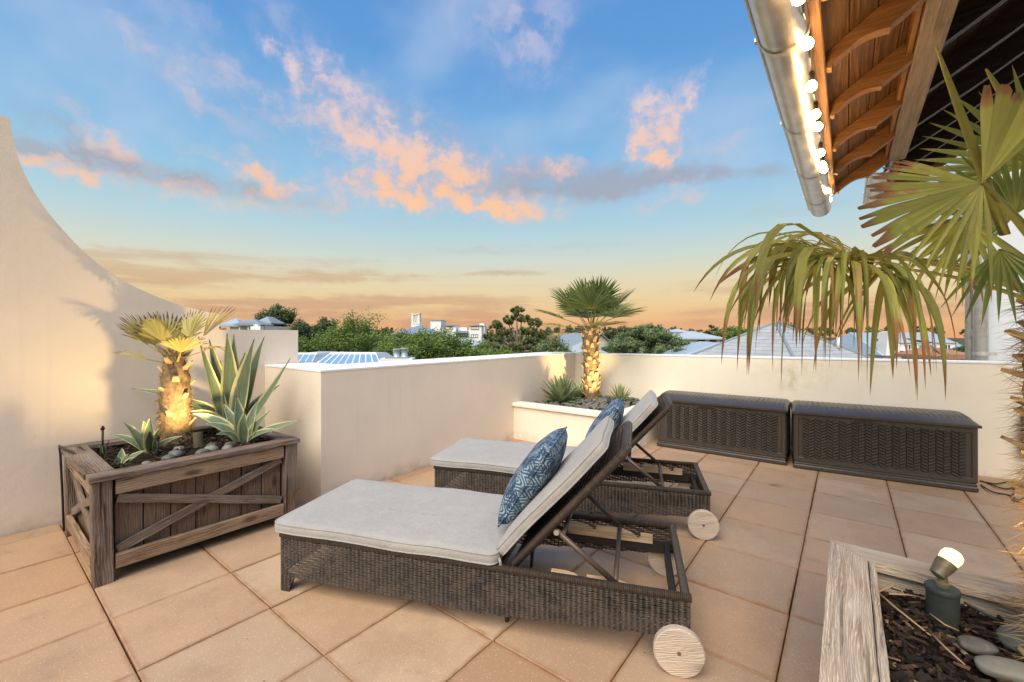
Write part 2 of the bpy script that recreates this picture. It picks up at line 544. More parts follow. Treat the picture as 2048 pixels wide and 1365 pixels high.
wood('planter_wood', (0.085, 0.056, 0.042, 1), (0.21, 0.14, 0.098, 1), grey=(0.30, 0.25, 0.21, 1), gamt=0.6, crack=0.9)
wood('planter_rail', (0.19, 0.115, 0.07, 1), (0.38, 0.25, 0.155, 1), grey=(0.36, 0.28, 0.21, 1), gamt=0.45, crack=0.9)
wood('planter_panel', (0.105, 0.062, 0.04, 1), (0.185, 0.112, 0.072, 1), grey=(0.20, 0.16, 0.13, 1), gamt=0.35)
wood('bed_wood', (0.44, 0.315, 0.215, 1), (0.72, 0.60, 0.465, 1), ring=52, grey=(0.62, 0.55, 0.475, 1), gamt=0.45)
wood('eave_wood', (0.235, 0.115, 0.045, 1), (0.29, 0.145, 0.06, 1), rough=0.5, ring=10, crack=0.15)
wood('eave_deck', (0.155, 0.075, 0.032, 1), (0.20, 0.10, 0.043, 1), rough=0.55, ring=10, crack=0.15)
wood('beam_wood', (0.20, 0.155, 0.125, 1), (0.25, 0.20, 0.165, 1), rough=0.6, ring=8, crack=0.1)
wood('porch_wood_shaded', (0.016, 0.009, 0.006, 1), (0.024, 0.014, 0.009, 1), rough=0.5, ring=10, crack=0.1)  # same roof timber, near black: the porch shade is put into the colour
wood('teak', (0.50, 0.395, 0.305, 1), (0.60, 0.49, 0.39, 1), ring=48, grey=(0.56, 0.49, 0.43, 1), gamt=0.6, crack=0.06, fv=0.22)
wood('rack_wood', (0.50, 0.36, 0.22, 1), (0.62, 0.46, 0.30, 1), ring=18, crack=0.1)
plain('galvanised', (0.52, 0.53, 0.53), 0.32, 0.5, 0.85, 0.14, 14)
plain('zinc_band', (0.62, 0.60, 0.55), 0.4, 0.5, 0.7, 0.1, 14)
plain('dark_metal', (0.035, 0.03, 0.027), 0.5, 0.4, 0.3)
plain('bronze_tube', (0.085, 0.058, 0.042), 0.42, 0.5, 0.2)
plain('steel', (0.62, 0.60, 0.56), 0.3, 0.5, 0.9)
plain('rubber_cable', (0.018, 0.03, 0.024), 0.5, 0.4)
plain('black_plastic', (0.016, 0.016, 0.017), 0.5, 0.4)
plain('brass_fixture', (0.17, 0.14, 0.085), 0.5, 0.4, 0.3, 0.25, 20)
plain('green_canister', (0.036, 0.044, 0.037), 0.55, 0.4, 0.1, 0.25, 20)

# ================================================================ terrace
T = 0.5428
TX, TY = -2.4049, 1.0049
XW, XP, YB = -4.78, -3.64, 6.41           # left wall face, side parapet face, rear parapet face
rng = random.Random(4)

floor = MB().box((-0.6, 2.6, -0.24), (9.4, 9.4, 0.4)).build('terrace_floor', MAT['joint'], kind='structure')


def slab_mesh(w, d):
    m = MB()
    m.box((0, 0, 0), (w, d, 0.045), b=0.003)
    return m.mesh('paver')


GAP = 0.0055
full = slab_mesh(T - GAP, T - GAP)
for i in range(-5, 9):
    for j in range(-5, 10):
        x0, x1 = TX + i * T, TX + (i + 1) * T
        y0, y1 = TY + j * T, TY + (j + 1) * T
        if y0 > 1.9 and x1 <= XP + 0.02:
            continue
        cx0 = max(x0, XW + 0.022)
        if y0 > 1.9:
            cx0 = max(x0, XP + 0.018)
        cy1 = min(y1, YB - 0.015)
        if x1 - cx0 < 0.05 or cy1 - y0 < 0.05:
            continue
        if cx0 == x0 and cy1 == y1:
            me = full
        else:
            me = slab_mesh(x1 - cx0 - GAP, cy1 - y0 - GAP)
        dx_, dy_ = rng.uniform(-0.0018, 0.0018), rng.uniform(-0.0018, 0.0018)
        M = Matrix.Translation(((cx0 + x1) / 2 + dx_, (y0 + cy1) / 2 + dy_, -0.0225 + 0.24 + rng.uniform(-0.002, 0.002)))
        M = Matrix.Translation((0.6, -2.6, 0)) @ M
        M = M @ Matrix.Rotation(rng.uniform(-0.0035, 0.0035), 4, 'X') @ Matrix.Rotation(rng.uniform(-0.0035, 0.0035), 4, 'Y') @ Matrix.Rotation(rng.uniform(-0.0025, 0.0025), 4, 'Z')
        o = put('paving_slab', me, MAT['paver'], floor)
        o.matrix_local = M
# the floor mesh is centred on its own origin
floor.location = (-0.6, 2.6, -0.24)
for v in floor.data.vertices:
    v.co -= Vector((-0.6, 2.6, -0.24))

# left wall with the swept top
sw = [(-3.0, -0.3), (2.285, -0.3), (2.285, 1.49), (1.53, 1.49), (1.53, 1.635)]
curve = [(1.377, 1.668), (1.26, 1.70), (1.15, 1.735), (1.0, 1.80), (0.845, 1.884), (0.735, 1.965), (0.633, 2.062), (0.545, 2.165), (0.467, 2.275),
         (0.41, 2.36), (0.362, 2.445), (0.315, 2.55), (0.275, 2.66), (0.25, 2.75), (0.234, 2.84), (0.222, 2.93), (0.215, 3.015)]
sw += curve + [(-3.0, 3.015)]
w = MB().prism(sw, XW - 0.24, XW, axes='yz')
wall_left = w.build('stucco_wall', MAT['stucco_pink'], fix=True, label='tall beige stucco wall with a swept concave top behind the wooden planter', cat='wall')

# side parapet: a broad block beside the wall, then a thick wall running back
pl = empty('parapet_wall', (XP, 1.95, 0), 'long pinkish stucco parapet wall running back beside the loungers', 'wall')
O = Matrix.Translation((-XP, -1.95, 0))
b = MB()
b.prism([(XP, 1.94), (XP, YB + 0.35), (-4.22, YB + 0.35), (-4.22, 2.42), (XW + 0.002, 2.42), (XW + 0.002, 1.94)], -0.3, 1.112, axes='xy', M=O)
b.build('wall_body', MAT['stucco_pink'], pl, fix=True)
b = MB()
b.prism([(XP + 0.004, 1.936), (XP + 0.004, YB - 0.004), (-4.224, YB - 0.004), (-4.224, 2.424), (XW + 0.004, 2.424), (XW + 0.004, 1.936)], 1.1125, 1.128, axes='xy', M=O)
b.build('coping_skylit', MAT['coping_skylit'], pl, fix=True)

# rear parapet
pb = empty('parapet_wall', (0, YB, 0), 'cream stucco parapet wall behind the dark storage boxes', 'wall')
O = Matrix.Translation((0, -YB, 0))
ztop = lambda x: 1.10 + (x + 3.6) * 0.0092
b = MB()
b.prism([(XP - 0.001, -0.3), (4.5, -0.3), (4.5, ztop(4.5)), (XP - 0.001, ztop(XP))], YB, YB + 0.30, axes='xz', M=O)
b.build('wall_body', MAT['stucco_cream'], pb, fix=True)
b = MB()
b.prism([(-4.22, ztop(XP) + 0.0005), (4.5, ztop(4.5) + 0.0005), (4.5, ztop(4.5) + 0.017), (-4.22, ztop(XP) + 0.017)], YB - 0.004, YB + 0.304, axes='xz', M=O)
b.build('coping_skylit', MAT['coping_skylit'], pb, fix=True)

# raised corner bed
YC, XC, ZC = 4.70, -2.07, 0.455
cb = empty('corner_planter', (-2.85, 5.55, 0), 'low cream stucco planting bed built into the parapet corner', 'planter')
O = Matrix.Translation((2.85, -5.55, 0))
b = MB()
b.box(((XP + XC) / 2, YC + 0.06, ZC / 2 - 0.1), (XC - XP - 0.004, 0.12, ZC + 0.198), M=O)
b.box((XC - 0.06, (YC + 0.122 + YB) / 2, ZC / 2 - 0.1), (0.12, YB - YC - 0.126, ZC + 0.198), M=O)
b.build('bed_wall', MAT['stucco_cream'], cb)
b = MB()
prof = [(-0.03, 0), (0.155, 0), (0.155, 0.045), (-0.012, 0.045), (-0.024, 0.036), (-0.03, 0.024)]
b.add([(XP + 0.002, YC + p, ZC + q) for p, q in prof] + [(XC + 0.03 - 0.0, YC + p, ZC + q) for p, q in prof],
      [tuple(range(6)), tuple(range(11, 5, -1))] + [(i, i + 6, (i + 1) % 6 + 6, (i + 1) % 6) for i in range(6)], M=O)
b.add([(XC - p, YC + 0.156, ZC + q) for p, q in prof] + [(XC - p, YB - 0.002, ZC + q) for p, q in prof],
      [tuple(range(6)), tuple(range(11, 5, -1))] + [(i, i + 6, (i + 1) % 6 + 6, (i + 1) % 6) for i in range(6)], M=O)
b.build('bed_rim', MAT['stucco_cream'], cb, fix=True)


def soil_sheet(name, x0, x1, y0, y1, z, mat, parent, O, amp=0.02, seed=0, n=26):
    m = MB()
    vs_, fs = [], []
    for j in range(n + 1):
        for i in range(n + 1):
            x, y = x0 + (x1 - x0) * i / n, y0 + (y1 - y0) * j / n
            vs_.append((x, y, z + amp * mnoise.noise(Vector((x * 5, y * 5, seed)))))
    for j in range(n):
        for i in range(n):
            a = j * (n + 1) + i
            fs.append((a, a + 1, a + n + 2, a + n + 1))
    m.add(vs_, fs, M=O)
    return m.build(name, mat, parent, True)


n = new_mat('soil', 0.95, 0.15)
nz = n.noise(n.obj, 60, 6, 0.7)
n.put(n.bsdf.inputs['Base Color'], n.ramp(nz, [(0.35, (0.014, 0.010, 0.008)), (0.6, (0.05, 0.034, 0.024)), (0.75, (0.10, 0.068, 0.045))]))
bump(n, nz, 1.0, 0.02)
MAT['soil'] = n.mat
soil_sheet('soil', XP + 0.002, XC - 0.13, YC + 0.13, YB - 0.002, 0.425, MAT['soil'], cb, O)

# ================================================================ eave over the camera, with gutter
DECK = lambda x: 2.575 + 0.68 * x                       # underside of the roof boards
Y_END = 3.93
roof = empty('timber_eave', (0, Y_END, 2.6), 'brown timber eave with curved rafter tails over the terrace', 'roof')
O = Matrix.Translation((0, -Y_END, -2.6))
YA = 0.35
# fascia
m = MB().box((0, 0, 0), (Y_END - YA, 0.062, 0.16), b=0.004)
o = m.build('fascia_board', MAT['eave_wood'], roof, M=frame((-0.094, (Y_END + YA) / 2 - Y_END, 2.545 - 2.6), (0, 1, 0)))
# rafters with an ogee tail
raf = [(-0.062, 2.475), (-0.045, 2.470)]
for k in range(9):
    q = k / 8
    x = -0.04 + 0.165 * q
    raf.append((x, 2.487 + 0.062 * q + 0.026 * math.sin(PI * q)))
raf += [(0.128, 2.558), (0.30, 2.558 + 0.72 * 0.172), (0.30, DECK(0.30) - 0.001), (-0.062, DECK(-0.062) - 0.001)]
raf_in = [(0.302, 2.558 + 0.72 * 0.174), (0.60, DECK(0.60) - 0.115), (1.7, DECK(1.7) - 0.115), (1.7, DECK(1.7) - 0.001), (0.302, DECK(0.302) - 0.001)]
Y_END2 = 4.95
rm = None
ys = [Y_END - 0.022 - 0.46 * k for k in range(8)]
for y in ys:
    m = MB().prism(raf, -0.022, 0.022)
    if rm is None:
        rm = m.mesh('rafter')
        bm = bmesh.new(); bm.from_mesh(rm); bmesh.ops.recalc_face_normals(bm, faces=bm.faces); bm.to_mesh(rm); bm.free()
    put('rafter', rm, MAT['eave_wood'], roof, M=Matrix.Translation((0, y - Y_END, -2.6)))
rin = MB().prism(raf_in, -0.022, 0.022).mesh('porch_rafter')
bm = bmesh.new(); bm.from_mesh(rin); bmesh.ops.recalc_face_normals(bm, faces=bm.faces); bm.to_mesh(rin); bm.free()
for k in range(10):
    put('porch_rafter', rin, MAT['porch_wood_shaded'], roof, M=Matrix.Translation((0, 4.92 - 0.46 * k - Y_END, -2.6)))
# roof boards, running along the eave
sl = math.atan(0.68)
x = -0.16
k = 0
while x < 1.7:
    wd = 0.10
    xc = x + wd / 2 * math.cos(sl)
    mt = MAT['eave_deck'] if x < 0.25 else MAT['porch_wood_shaded']
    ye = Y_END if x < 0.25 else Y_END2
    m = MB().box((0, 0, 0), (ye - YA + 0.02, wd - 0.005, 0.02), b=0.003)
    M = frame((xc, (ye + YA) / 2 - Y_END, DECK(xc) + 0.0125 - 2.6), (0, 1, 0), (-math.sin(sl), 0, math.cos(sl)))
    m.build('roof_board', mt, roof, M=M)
    x += wd * math.cos(sl)
    k += 1
m = MB()
m.add([(-0.17, YA, DECK(-0.17) + 0.03), (-0.17, Y_END + 0.03, DECK(-0.17) + 0.03), (1.75, Y_END + 0.03, DECK(1.75) + 0.03), (1.75, YA, DECK(1.75) + 0.03),
       (-0.17, YA, DECK(-0.17) + 0.07), (-0.17, Y_END + 0.03, DECK(-0.17) + 0.07), (1.75, Y_END + 0.03, DECK(1.75) + 0.07), (1.75, YA, DECK(1.75) + 0.07)],
      [(0, 1, 2, 3), (7, 6, 5, 4), (0, 4, 5, 1), (1, 5, 6, 2), (2, 6, 7, 3), (3, 7, 4, 0)], M=O)
x = 0.24
m.add([(x, Y_END + .032, DECK(x) + 0.03), (x, Y_END2 + 0.03, DECK(x) + 0.03), (1.75, Y_END2 + 0.03, DECK(1.75) + 0.03), (1.75, Y_END + .032, DECK(1.75) + 0.03),
       (x, Y_END + .032, DECK(x) + 0.07), (x, Y_END2 + 0.03, DECK(x) + 0.07), (1.75, Y_END2 + 0.03, DECK(1.75) + 0.07), (1.75, Y_END + .032, DECK(1.75) + 0.07)],
      [(0, 1, 2, 3), (7, 6, 5, 4), (0, 4, 5, 1), (1, 5, 6, 2), (2, 6, 7, 3), (3, 7, 4, 0)], M=O)
m.build('roof_sheet', MAT['galvanised'], roof, fix=True)
m = MB().prism([(0.26, 2.60), (0.30, 2.59), (0.42, 2.64), (0.50, 2.74), (1.7, DECK(1.7) - 0.14), (1.7, DECK(1.7) - 0.002), (0.26, DECK(0.26) - 0.002)], Y_END2 - 0.005, Y_END2 + 0.03, M=O)
m.build('barge_rafter', MAT['eave_wood'], roof, fix=True)
m = MB().box((0, 0, 0), (Y_END2 - Y_END - 0.04, 0.03, 0.14), b=0.003)
m.build('fascia_board', MAT['eave_wood'], roof, M=frame((0.272, (Y_END + Y_END2) / 2 - Y_END, 2.67 - 2.6), (0, 1, 0)))
# wall plate beam
m = MB().box((0, 0, 0), (Y_END - YA - 0.03, 0.088, 0.12), b=0.004)
m.build('beam', MAT['beam_wood'], roof, M=frame((0.270, (Y_END + YA) / 2 - Y_END - 0.02, 2.625 + 0.06 - 2.6), (0, 1, 0)))
# lining of the eave's porch side, beside the beam
m = MB().box((0, 0, 0), (Y_END - YA, 0.02, 0.10), b=0.003)
m.build('trim_board', MAT['eave_wood'], roof, M=frame((0.213, (Y_END + YA) / 2 - Y_END - 0.02, 2.70 - 2.6), (0, 1, 0)))


def half_gutter(name, x, z, r, y0, y1, label, bands):
    g = empty(name, (x, y1, z), label, 'gutter')
    m = MB()
    N = 20
    for rr, flip in ((r, 1), (r - 0.004, -1)):
        vs_ = []
        for yy in (y0 - y1, 0.0):
            vs_ += [(-rr * math.cos(PI * k / N), yy, -rr * math.sin(PI * k / N)) for k in range(N + 1)]
        fs = [(k, k + 1, N + 2 + k, N + 1 + k)[::flip] for k in range(N)]
        m.add(vs_, fs)
    m.tube([(-r - 0.004, y0 - y1, 0), (-r - 0.004, 0, 0)], 0.008, 8)
    m.add([(-rr * math.cos(PI * k / N), 0.0, -rr * math.sin(PI * k / N)) for k in range(N + 1) for rr in (r, r - 0.004)],
          [(2 * k, 2 * k + 1, 2 * k + 3, 2 * k + 2) for k in range(N)])
    m.add([(-(r - 0.002) * math.cos(PI * k / N), -0.01, -(r - 0.002) * math.sin(PI * k / N)) for k in range(N + 1)], [tuple(range(N + 1))])
    m.build('trough', MAT['galvanised'], g, 50)
    bm_ = MB()
    rb = r + 0.004
    vs_ = []
    for yy in (-0.011, 0.011):
        vs_ += [(-rb * math.cos(PI * k / N), yy, -rb * math.sin(PI * k / N)) for k in range(-1, N + 2)]
    n_ = N + 3
    bm_.add(vs_, [(k, k + 1, n_ + k + 1, n_ + k) for k in range(n_ - 1)])
    bm_.box((-r - 0.006, 0, 0.004), (0.022, 0.02, 0.012))
    bme = bm_.mesh('strap', 60)
    for yb in bands:
        put('strap', bme, MAT['zinc_band'], g, Matrix.Translation((0, yb - y1, 0)))
    return g


half_gutter('rain_gutter', -0.162, 2.445, 0.068, YA, 4.19, 'long galvanised half-round gutter hung with bulbs along the timber eave', [0.85, 1.32, 1.67, 2.40, 3.13, 3.80])

# second, farther eave and its gutter
half_gutter('rain_gutter', 0.19, 2.64, 0.062, 3.97, 5.05, 'short grey gutter just beyond the end of the timber beam', [4.12, 4.7])
# white house wall and its downpipes beyond the parapet
hw = MB().box((3.35, 7.9, 0.9), (4.1, 0.3, 7.0)).build('house_wall', MAT['stucco_white_shaded'], label='plain white house wall behind the right palm beyond the parapet', cat='wall')


def V(u, v, y):
    """point on the plane y = const seen in direction (u, v)"""
    d = view(u, v, 1.0) - EYE
    return EYE + d * (y / d.y)


dp = empty('downpipe', V(1962, 722, 7.55), 'thick silver downpipe with a collar before the white wall', 'pipe')
base = dp.location.copy()
zt = V(1962, 360, 7.55).z
m = MB().tube([(0, 0, -1.2), (0, 0, V(1962, 575, 7.55).z - base.z)], 0.066, 18)
m.build('pipe', MAT['galvanised'], dp, 50)
m = MB().lathe([(0.068, 0.0), (0.085, 0.03), (0.115, 0.06), (0.12, 0.10), (0.12, 0.16), (0.10, 0.17)], 18, M=Matrix.Translation((0, 0, V(1962, 580, 7.55).z - base.z)))
m.build('collar', MAT['galvanised'], dp, 40)
m = MB().tube([(0, 0, V(1962, 562, 7.55).z - base.z), (0, 0, V(1962, 480, 7.55).z - base.z), (-0.06, 0, V(1955, 470, 7.55).z - base.z),
               tuple(V(1830, 440, 7.3) - base)], [0.062, 0.062, 0.055, 0.055], 14)
m.build('offset_pipe', MAT['galvanised'], dp, 50)
m = MB().lathe([(0.075, -0.022), (0.075, 0.022)], 18)
m.box((0.09, 0, 0), (0.08, 0.03, 0.04))
m.build('clamp', MAT['zinc_band'], dp, 40, M=Matrix.Translation((0, 0, V(1962, 708, 7.55).z - base.z)))
dp2 = empty('downpipe', V(1941, 722, 7.75), 'thinner grey downpipe just left of the thick silver one', 'pipe')
base2 = dp2.location.copy()
MB().tube([(0, 0, -1.2), (0, 0, V(1941, 470, 7.75).z - base2.z)], 0.05, 14).build('pipe', MAT['galvanised'], dp2, 50)
MB().box((-0.0, -0.05, V(1941, 668, 7.75).z - base2.z), (0.04, 0.06, 0.08), b=0.004).build('bracket', MAT['zinc_band'], dp2)

# string of globe bulbs under the fascia
n = new_mat('bulb_glow', 0.3)
n.put(n.bsdf.inputs['Base Color'], (1, 0.85, 0.6, 1))
n.put(n.bsdf.inputs['Emission Color'], (1.0, 0.58, 0.22, 1))
n.bsdf.inputs['Emission Strength'].default_value = 95
MAT['bulb_glow'] = n.mat
sl_ = empty('string_lights', (-0.1, 1.4, 2.4), 'string of glowing globe bulbs along the gutter', 'string lights')
bp = [(-0.1, 0.62, 2.38), (-0.1, 1.02, 2.36), (-0.1, 1.377, 2.35), (-0.1, 1.695, 2.395), (-0.1, 1.899, 2.350), (-0.1, 2.155, 2.350), (-0.1, 2.351, 2.374), (-0.1, 2.586, 2.335),
      (-0.1, 2.809, 2.345), (-0.1, 3.002, 2.379), (-0.1, 3.573, 2.41), (-0.1, 4.00, 2.455)]
bmesh_ = MB().lathe([(0.004, 0.019), (0.0095, 0.016), (0.015, 0.008), (0.018, 0.0), (0.0155, -0.0095), (0.0095, -0.0155), (0.003, -0.018)], 14).mesh('bulb', 'all')
smesh = MB().lathe([(0.009, 0.019), (0.010, 0.046), (0.006, 0.054)], 10).mesh('socket', 40)
off = Vector((0.1, -1.4, -2.4))
wire = []
for i, p in enumerate(bp):
    p = Vector(p) + off
    put('bulb', bmesh_, MAT['bulb_glow'], sl_, Matrix.Translation(p))
    put('socket', smesh, MAT['dark_metal'], sl_, Matrix.Translation(p))
    wire.append(p + Vector((0, 0, 0.054)))
    if i < len(bp) - 1:
        q = Vector(bp[i + 1]) + off
        wire.append((p + q) / 2 + Vector((0, 0, 0.03)))
MB().tube(wire, 0.0028, 5).build('wire', MAT['dark_metal'], sl_)

# ================================================================ loungers
n = new_mat('wicker', 0.5, 0.4)
g = n.obj
cell = n.n('TexVoronoi', {'Vector': n.mapping(g, sc=(33, 33, 30)), 'Scale': 1.0, 'Randomness': 0.6})
nz = n.noise(g, 5, 4, 0.6)
c = n.mix(n.sep(cell.outputs['Color'])[0], (0.020, 0.014, 0.010, 1), (0.064, 0.043, 0.029, 1))
c = n.mix(n.step(nz, 0.5, 0.7, 0, 0.4), c, (0.080, 0.055, 0.036, 1))
n.put(n.bsdf.inputs['Base Color'], c)
MAT['wicker'] = n.mat
n = new_mat('wicker_wrap', 0.5, 0.4)
wv_ = n.n('TexWave', {'Vector': n.obj, 'Scale': 40.0, 'Distortion': 0.6, 'Detail': 1.0}, wave_type='BANDS', bands_direction='X')
nz = n.noise(n.mapping(n.obj, sc=(80, 4, 4)), 1.0, 3)
c = n.mix(wv_.outputs['Fac'], (0.016, 0.011, 0.008, 1), (0.085, 0.060, 0.042, 1))
c = n.mix(n.step(nz, 0.4, 0.7, 0, 0.4), c, (0.13, 0.09, 0.06, 1))
n.put(n.bsdf.inputs['Base Color'], c)
bump(n, wv_.outputs['Fac'], 0.9, 0.005)
MAT['wicker_wrap'] = n.mat
n = new_mat('cushion_cloth', 0.95, 0.1)
g = n.obj
wa = n.noise(n.mapping(g, sc=(420, 50, 50)), 1.0, 3)
wb = n.noise(n.mapping(g, sc=(50, 420, 420)), 1.0, 3)
c = n.mix(n.math('MULTIPLY', n.math('ADD', wa, wb), 0.5), (0.18, 0.17, 0.158, 1), (0.50, 0.482, 0.458, 1))
c = n.mix(n.step(n.noise(g, 7, 5, 0.6), 0.4, 0.7, 0, 0.22), c, (0.50, 0.46, 0.42, 1))
n.put(n.bsdf.inputs['Base Color'], c)
n.bsdf.inputs['Sheen Weight'].default_value = 0.2
bump(n, n.math('ADD', n.math('ADD', wa, wb), n.math('MULTIPLY', n.noise(g, 7, 4), 7.0)), 0.4, 0.008)
MAT['cushion_cloth'] = n.mat

# indigo ikat cloth: nested lozenges drawn with rows of pale stitches
n = new_mat('ikat_cloth', 0.9, 0.1)
g = n.vmath('ADD', n.mapping(n.obj, sc=(1, 1, 1)), n.vmath('MULTIPLY', n.noise(n.obj, 22, 2, out='Color'), (0.005, 0.005, 0)))
x, y, z = n.sep(g)
PX_, PY_ = 0.088, 0.070
fx = n.math('ABSOLUTE', n.math('SUBTRACT', n.math('FRACT', n.math('ADD', n.math('DIVIDE', x, PX_), 10.5)), 0.5))
fy = n.math('ABSOLUTE', n.math('SUBTRACT', n.math('FRACT', n.math('ADD', n.math('DIVIDE', y, PY_), 10.5)), 0.5))
loz = n.math('ADD', fx, fy)
oct_ = n.math('MAXIMUM', n.math('MULTIPLY', n.math('MAXIMUM', fx, fy), 0.62), n.math('MULTIPLY', loz, 0.5))
ringv = n.math('FRACT', n.math('MULTIPLY', oct_, 10.0))
ring_ = n.math('MULTIPLY', n.step(ringv, 0.12, 0.3), n.step(ringv, 0.8, 0.62))
vo = n.n('TexVoronoi', {'Vector': n.mapping(n.obj, sc=(1, 1, 0.3)), 'Scale': 165.0, 'Randomness': 0.25})
dot = n.step(vo.outputs['Distance'], 0.42, 0.26)
solid = n.step(n.noise(n.obj, 16, 2), 0.44, 0.56)
mark = n.math('MULTIPLY', ring_, n.math('MAXIMUM', dot, n.math('MULTIPLY', solid, 0.75)))
edge_ = n.math('MULTIPLY', n.step(oct_, 0.452, 0.468), 1.0)
c = n.mix(n.noise(n.obj, 8, 3), (0.024, 0.042, 0.078, 1), (0.055, 0.10, 0.165, 1))
c = n.mix(n.math('MULTIPLY', mark, 0.9), c, (0.37, 0.47, 0.53, 1))
c = n.mix(n.math('MULTIPLY', edge_, 0.9), c, (0.008, 0.015, 0.035, 1))
n.put(n.bsdf.inputs['Base Color'], c)
bump(n, vo.outputs['Distance'], 0.3, 0.003)
MAT['ikat_cloth'] = n.mat

CL, CWD, CH = 2.145, 0.73, 0.325        # lounger length, width, height of the rail


def weave(m, p0, ex, length, z_lo, z_hi, nrm, pitch=0.0082, stake=0.0245, amp=0.0026):
    """rows of cane woven over upright stakes; z_lo(s) is the lower edge, rows are cut where they leave the panel"""
    p0, ex, nrm = Vector(p0), Vector(ex), Vector(nrm)
    rows = int((z_hi - 0.0) / pitch)
    ns = int(length / stake)
    st = length / ns
    sub = 6
    for r in range(rows):
        z = pitch * (r + 0.5)
        if z > z_hi:
            break
        runs, cur = [], []
        for q in range(ns * sub + 1):
            s_ = length * q / (ns * sub)
            if z > z_lo(s_):
                cur.append(s_)
            elif cur:
                runs.append(cur); cur = []
        if cur:
            runs.append(cur)
        for run in runs:
            if len(run) < 3:
                continue
            h = pitch * 0.43
            vs_, fs = [], []
            for s_ in run:
                d = amp * (2 * abs(math.cos(PI * s_ / st)) - 1) + 0.0012 * (r % 2)
                jz = 0.0009 * math.sin(s_ * 61 + r * 1.9)
                c0 = p0 + ex * s_ + nrm * d + Vector((0, 0, z + jz))
                vs_ += [c0 + Vector((0, 0, -h)), c0 + nrm * 0.0024, c0 + Vector((0, 0, h)), c0 - nrm * 0.0024]
            for q in range(len(run) - 1):
                for k in range(4):
                    k2 = (k + 1) % 4
                    fs.append((q * 4 + k, q * 4 + k2, q * 4 + 4 + k2, q * 4 + 4 + k))
            m.add(vs_, fs)
    for q in range(ns + 1):
        s_ = length * q / ns
        lo = z_lo(min(max(s_, 0.002), length - 0.002))
        c0 = p0 + ex * s_
        m.add([c0 + ex * 0.003 + Vector((0, 0, lo)), c0 - ex * 0.003 + Vector((0, 0, lo)), c0 - ex * 0.003 + Vector((0, 0, z_hi)), c0 + ex * 0.003 + Vector((0, 0, z_hi))], [(0, 1, 2, 3)])


def rrect(a, b, r, n=6):
    pts = []
    for cx, cy, a0 in ((a - r, b - r, 0), (-a + r, b - r, 90), (-a + r, -b + r, 180), (a - r, -b + r, 270)):
        for k in range(n + 1):
            an = R(a0 + 90 * k / n)
            pts.append((cx + r * math.cos(an), cy + r * math.sin(an)))
    # straight runs get extra points so that the sides can bulge and sag
    out = []
    for i, p in enumerate(pts):
        q = pts[(i + 1) % len(pts)]
        d = math.hypot(q[0] - p[0], q[1] - p[1])
        k = 12 if d > min(a, b) * 0.6 else 1
        for j in range(k):
            out.append((p[0] + (q[0] - p[0]) * j / k, p[1] + (q[1] - p[1]) * j / k))
    return out


def cushion(L, Wd, Th, puff, seed):
    """box cushion with piping; local X length, Y width, Z thickness, base at z = 0"""
    m = MB()
    a, b_, r = L / 2, Wd / 2, 0.045
    ref = rrect(a, b_, r)
    N = len(ref)
    wob = lambda x, y, k: mnoise.noise(Vector((x * 3.2, y * 3.2, seed + k)))
    loops = []
    def loop(d, z, k):
        pts = []
        for (x, y) in ref:
            sx, sy = max(0.0, (a - d) / a), max(0.0, (b_ - d) / b_)
            x2, y2 = x * sx, y * sy
            w = 0.006 * wob(x, y, k)
            pts.append((x2 * (1 + w * 0.5), y2 * (1 + w), z + 0.010 * wob(x2, y2, 3)))
        loops.append(pts)
    loop(0.30, 0.004, 1); loop(0.02, 0.0, 1); loop(0.0, 0.006, 1)
    loop(-0.004, Th * 0.35, 2); loop(-0.004, Th * 0.65, 2); loop(0.0, Th - 0.006, 1)
    loop(0.012, Th + 0.004, 1)
    for d, q in ((0.035, 0.45), (0.07, 0.75), (0.12, 0.93), (0.20, 1.0), (0.29, 1.02)):
        loop(d, Th + puff * q, 1)
    vs_ = [p for l in loops for p in l]
    fs = [tuple(range(N - 1, -1, -1))]
    for i in range(len(loops) - 1):
        for k in range(N):
            k2 = (k + 1) % N
            fs.append((i * N + k, i * N + k2, (i + 1) * N + k2, (i + 1) * N + k))
    # close the top with a strip between the two long halves
    top = (len(loops) - 1) * N
    fs.append(tuple(top + k for k in range(N)))
    m.add(vs_, fs)
    pipes = []
    for i in (2, 5):
        pipes.append([Vector(p) * 1.0 + Vector((0, 0, 0)) for p in loops[i]])
    return m, pipes


def throw_pillow(a, b_, th):
    m = MB()
    N = 22
    idx = {}
    vs_, fs = [], []
    for side in (1, -1):
        for i in range(N + 1):
            for j in range(N + 1):
                u_, v_ = -1 + 2 * i / N, -1 + 2 * j / N
                rim = i in (0, N) or j in (0, N)
                if rim and side == -1:
                    idx[(side, i, j)] = idx[(1, i, j)]
                    continue
                e = max(0.0, (1 - abs(u_) ** 2.4) * (1 - abs(v_) ** 2.4))
                x = u_ * a * (1 - 0.035 * (1 - abs(v_) ** 2) * abs(u_))
                y = v_ * b_ * (1 - 0.035 * (1 - abs(u_) ** 2) * abs(v_))
                z = side * th * (e ** 0.40) * (1 + 0.10 * mnoise.noise(Vector((x * 6, y * 6, side))))
                idx[(side, i, j)] = len(vs_)
                vs_.append((x, y, z))
    for side in (1, -1):
        for i in range(N):
            for j in range(N):
                q = (idx[(side, i, j)], idx[(side, i + 1, j)], idx[(side, i + 1, j + 1)], idx[(side, i, j + 1)])
                fs.append(q if side == 1 else q[::-1])
    m.add(vs_, fs)
    rim = [vs_[idx[(1, i, 0)]] for i in range(N)] + [vs_[idx[(1, N, j)]] for j in range(N)] + [vs_[idx[(1, i, N)]] for i in range(N, 0, -1)] + [vs_[idx[(1, 0, j)]] for j in range(N, 0, -1)]
    return m, rim


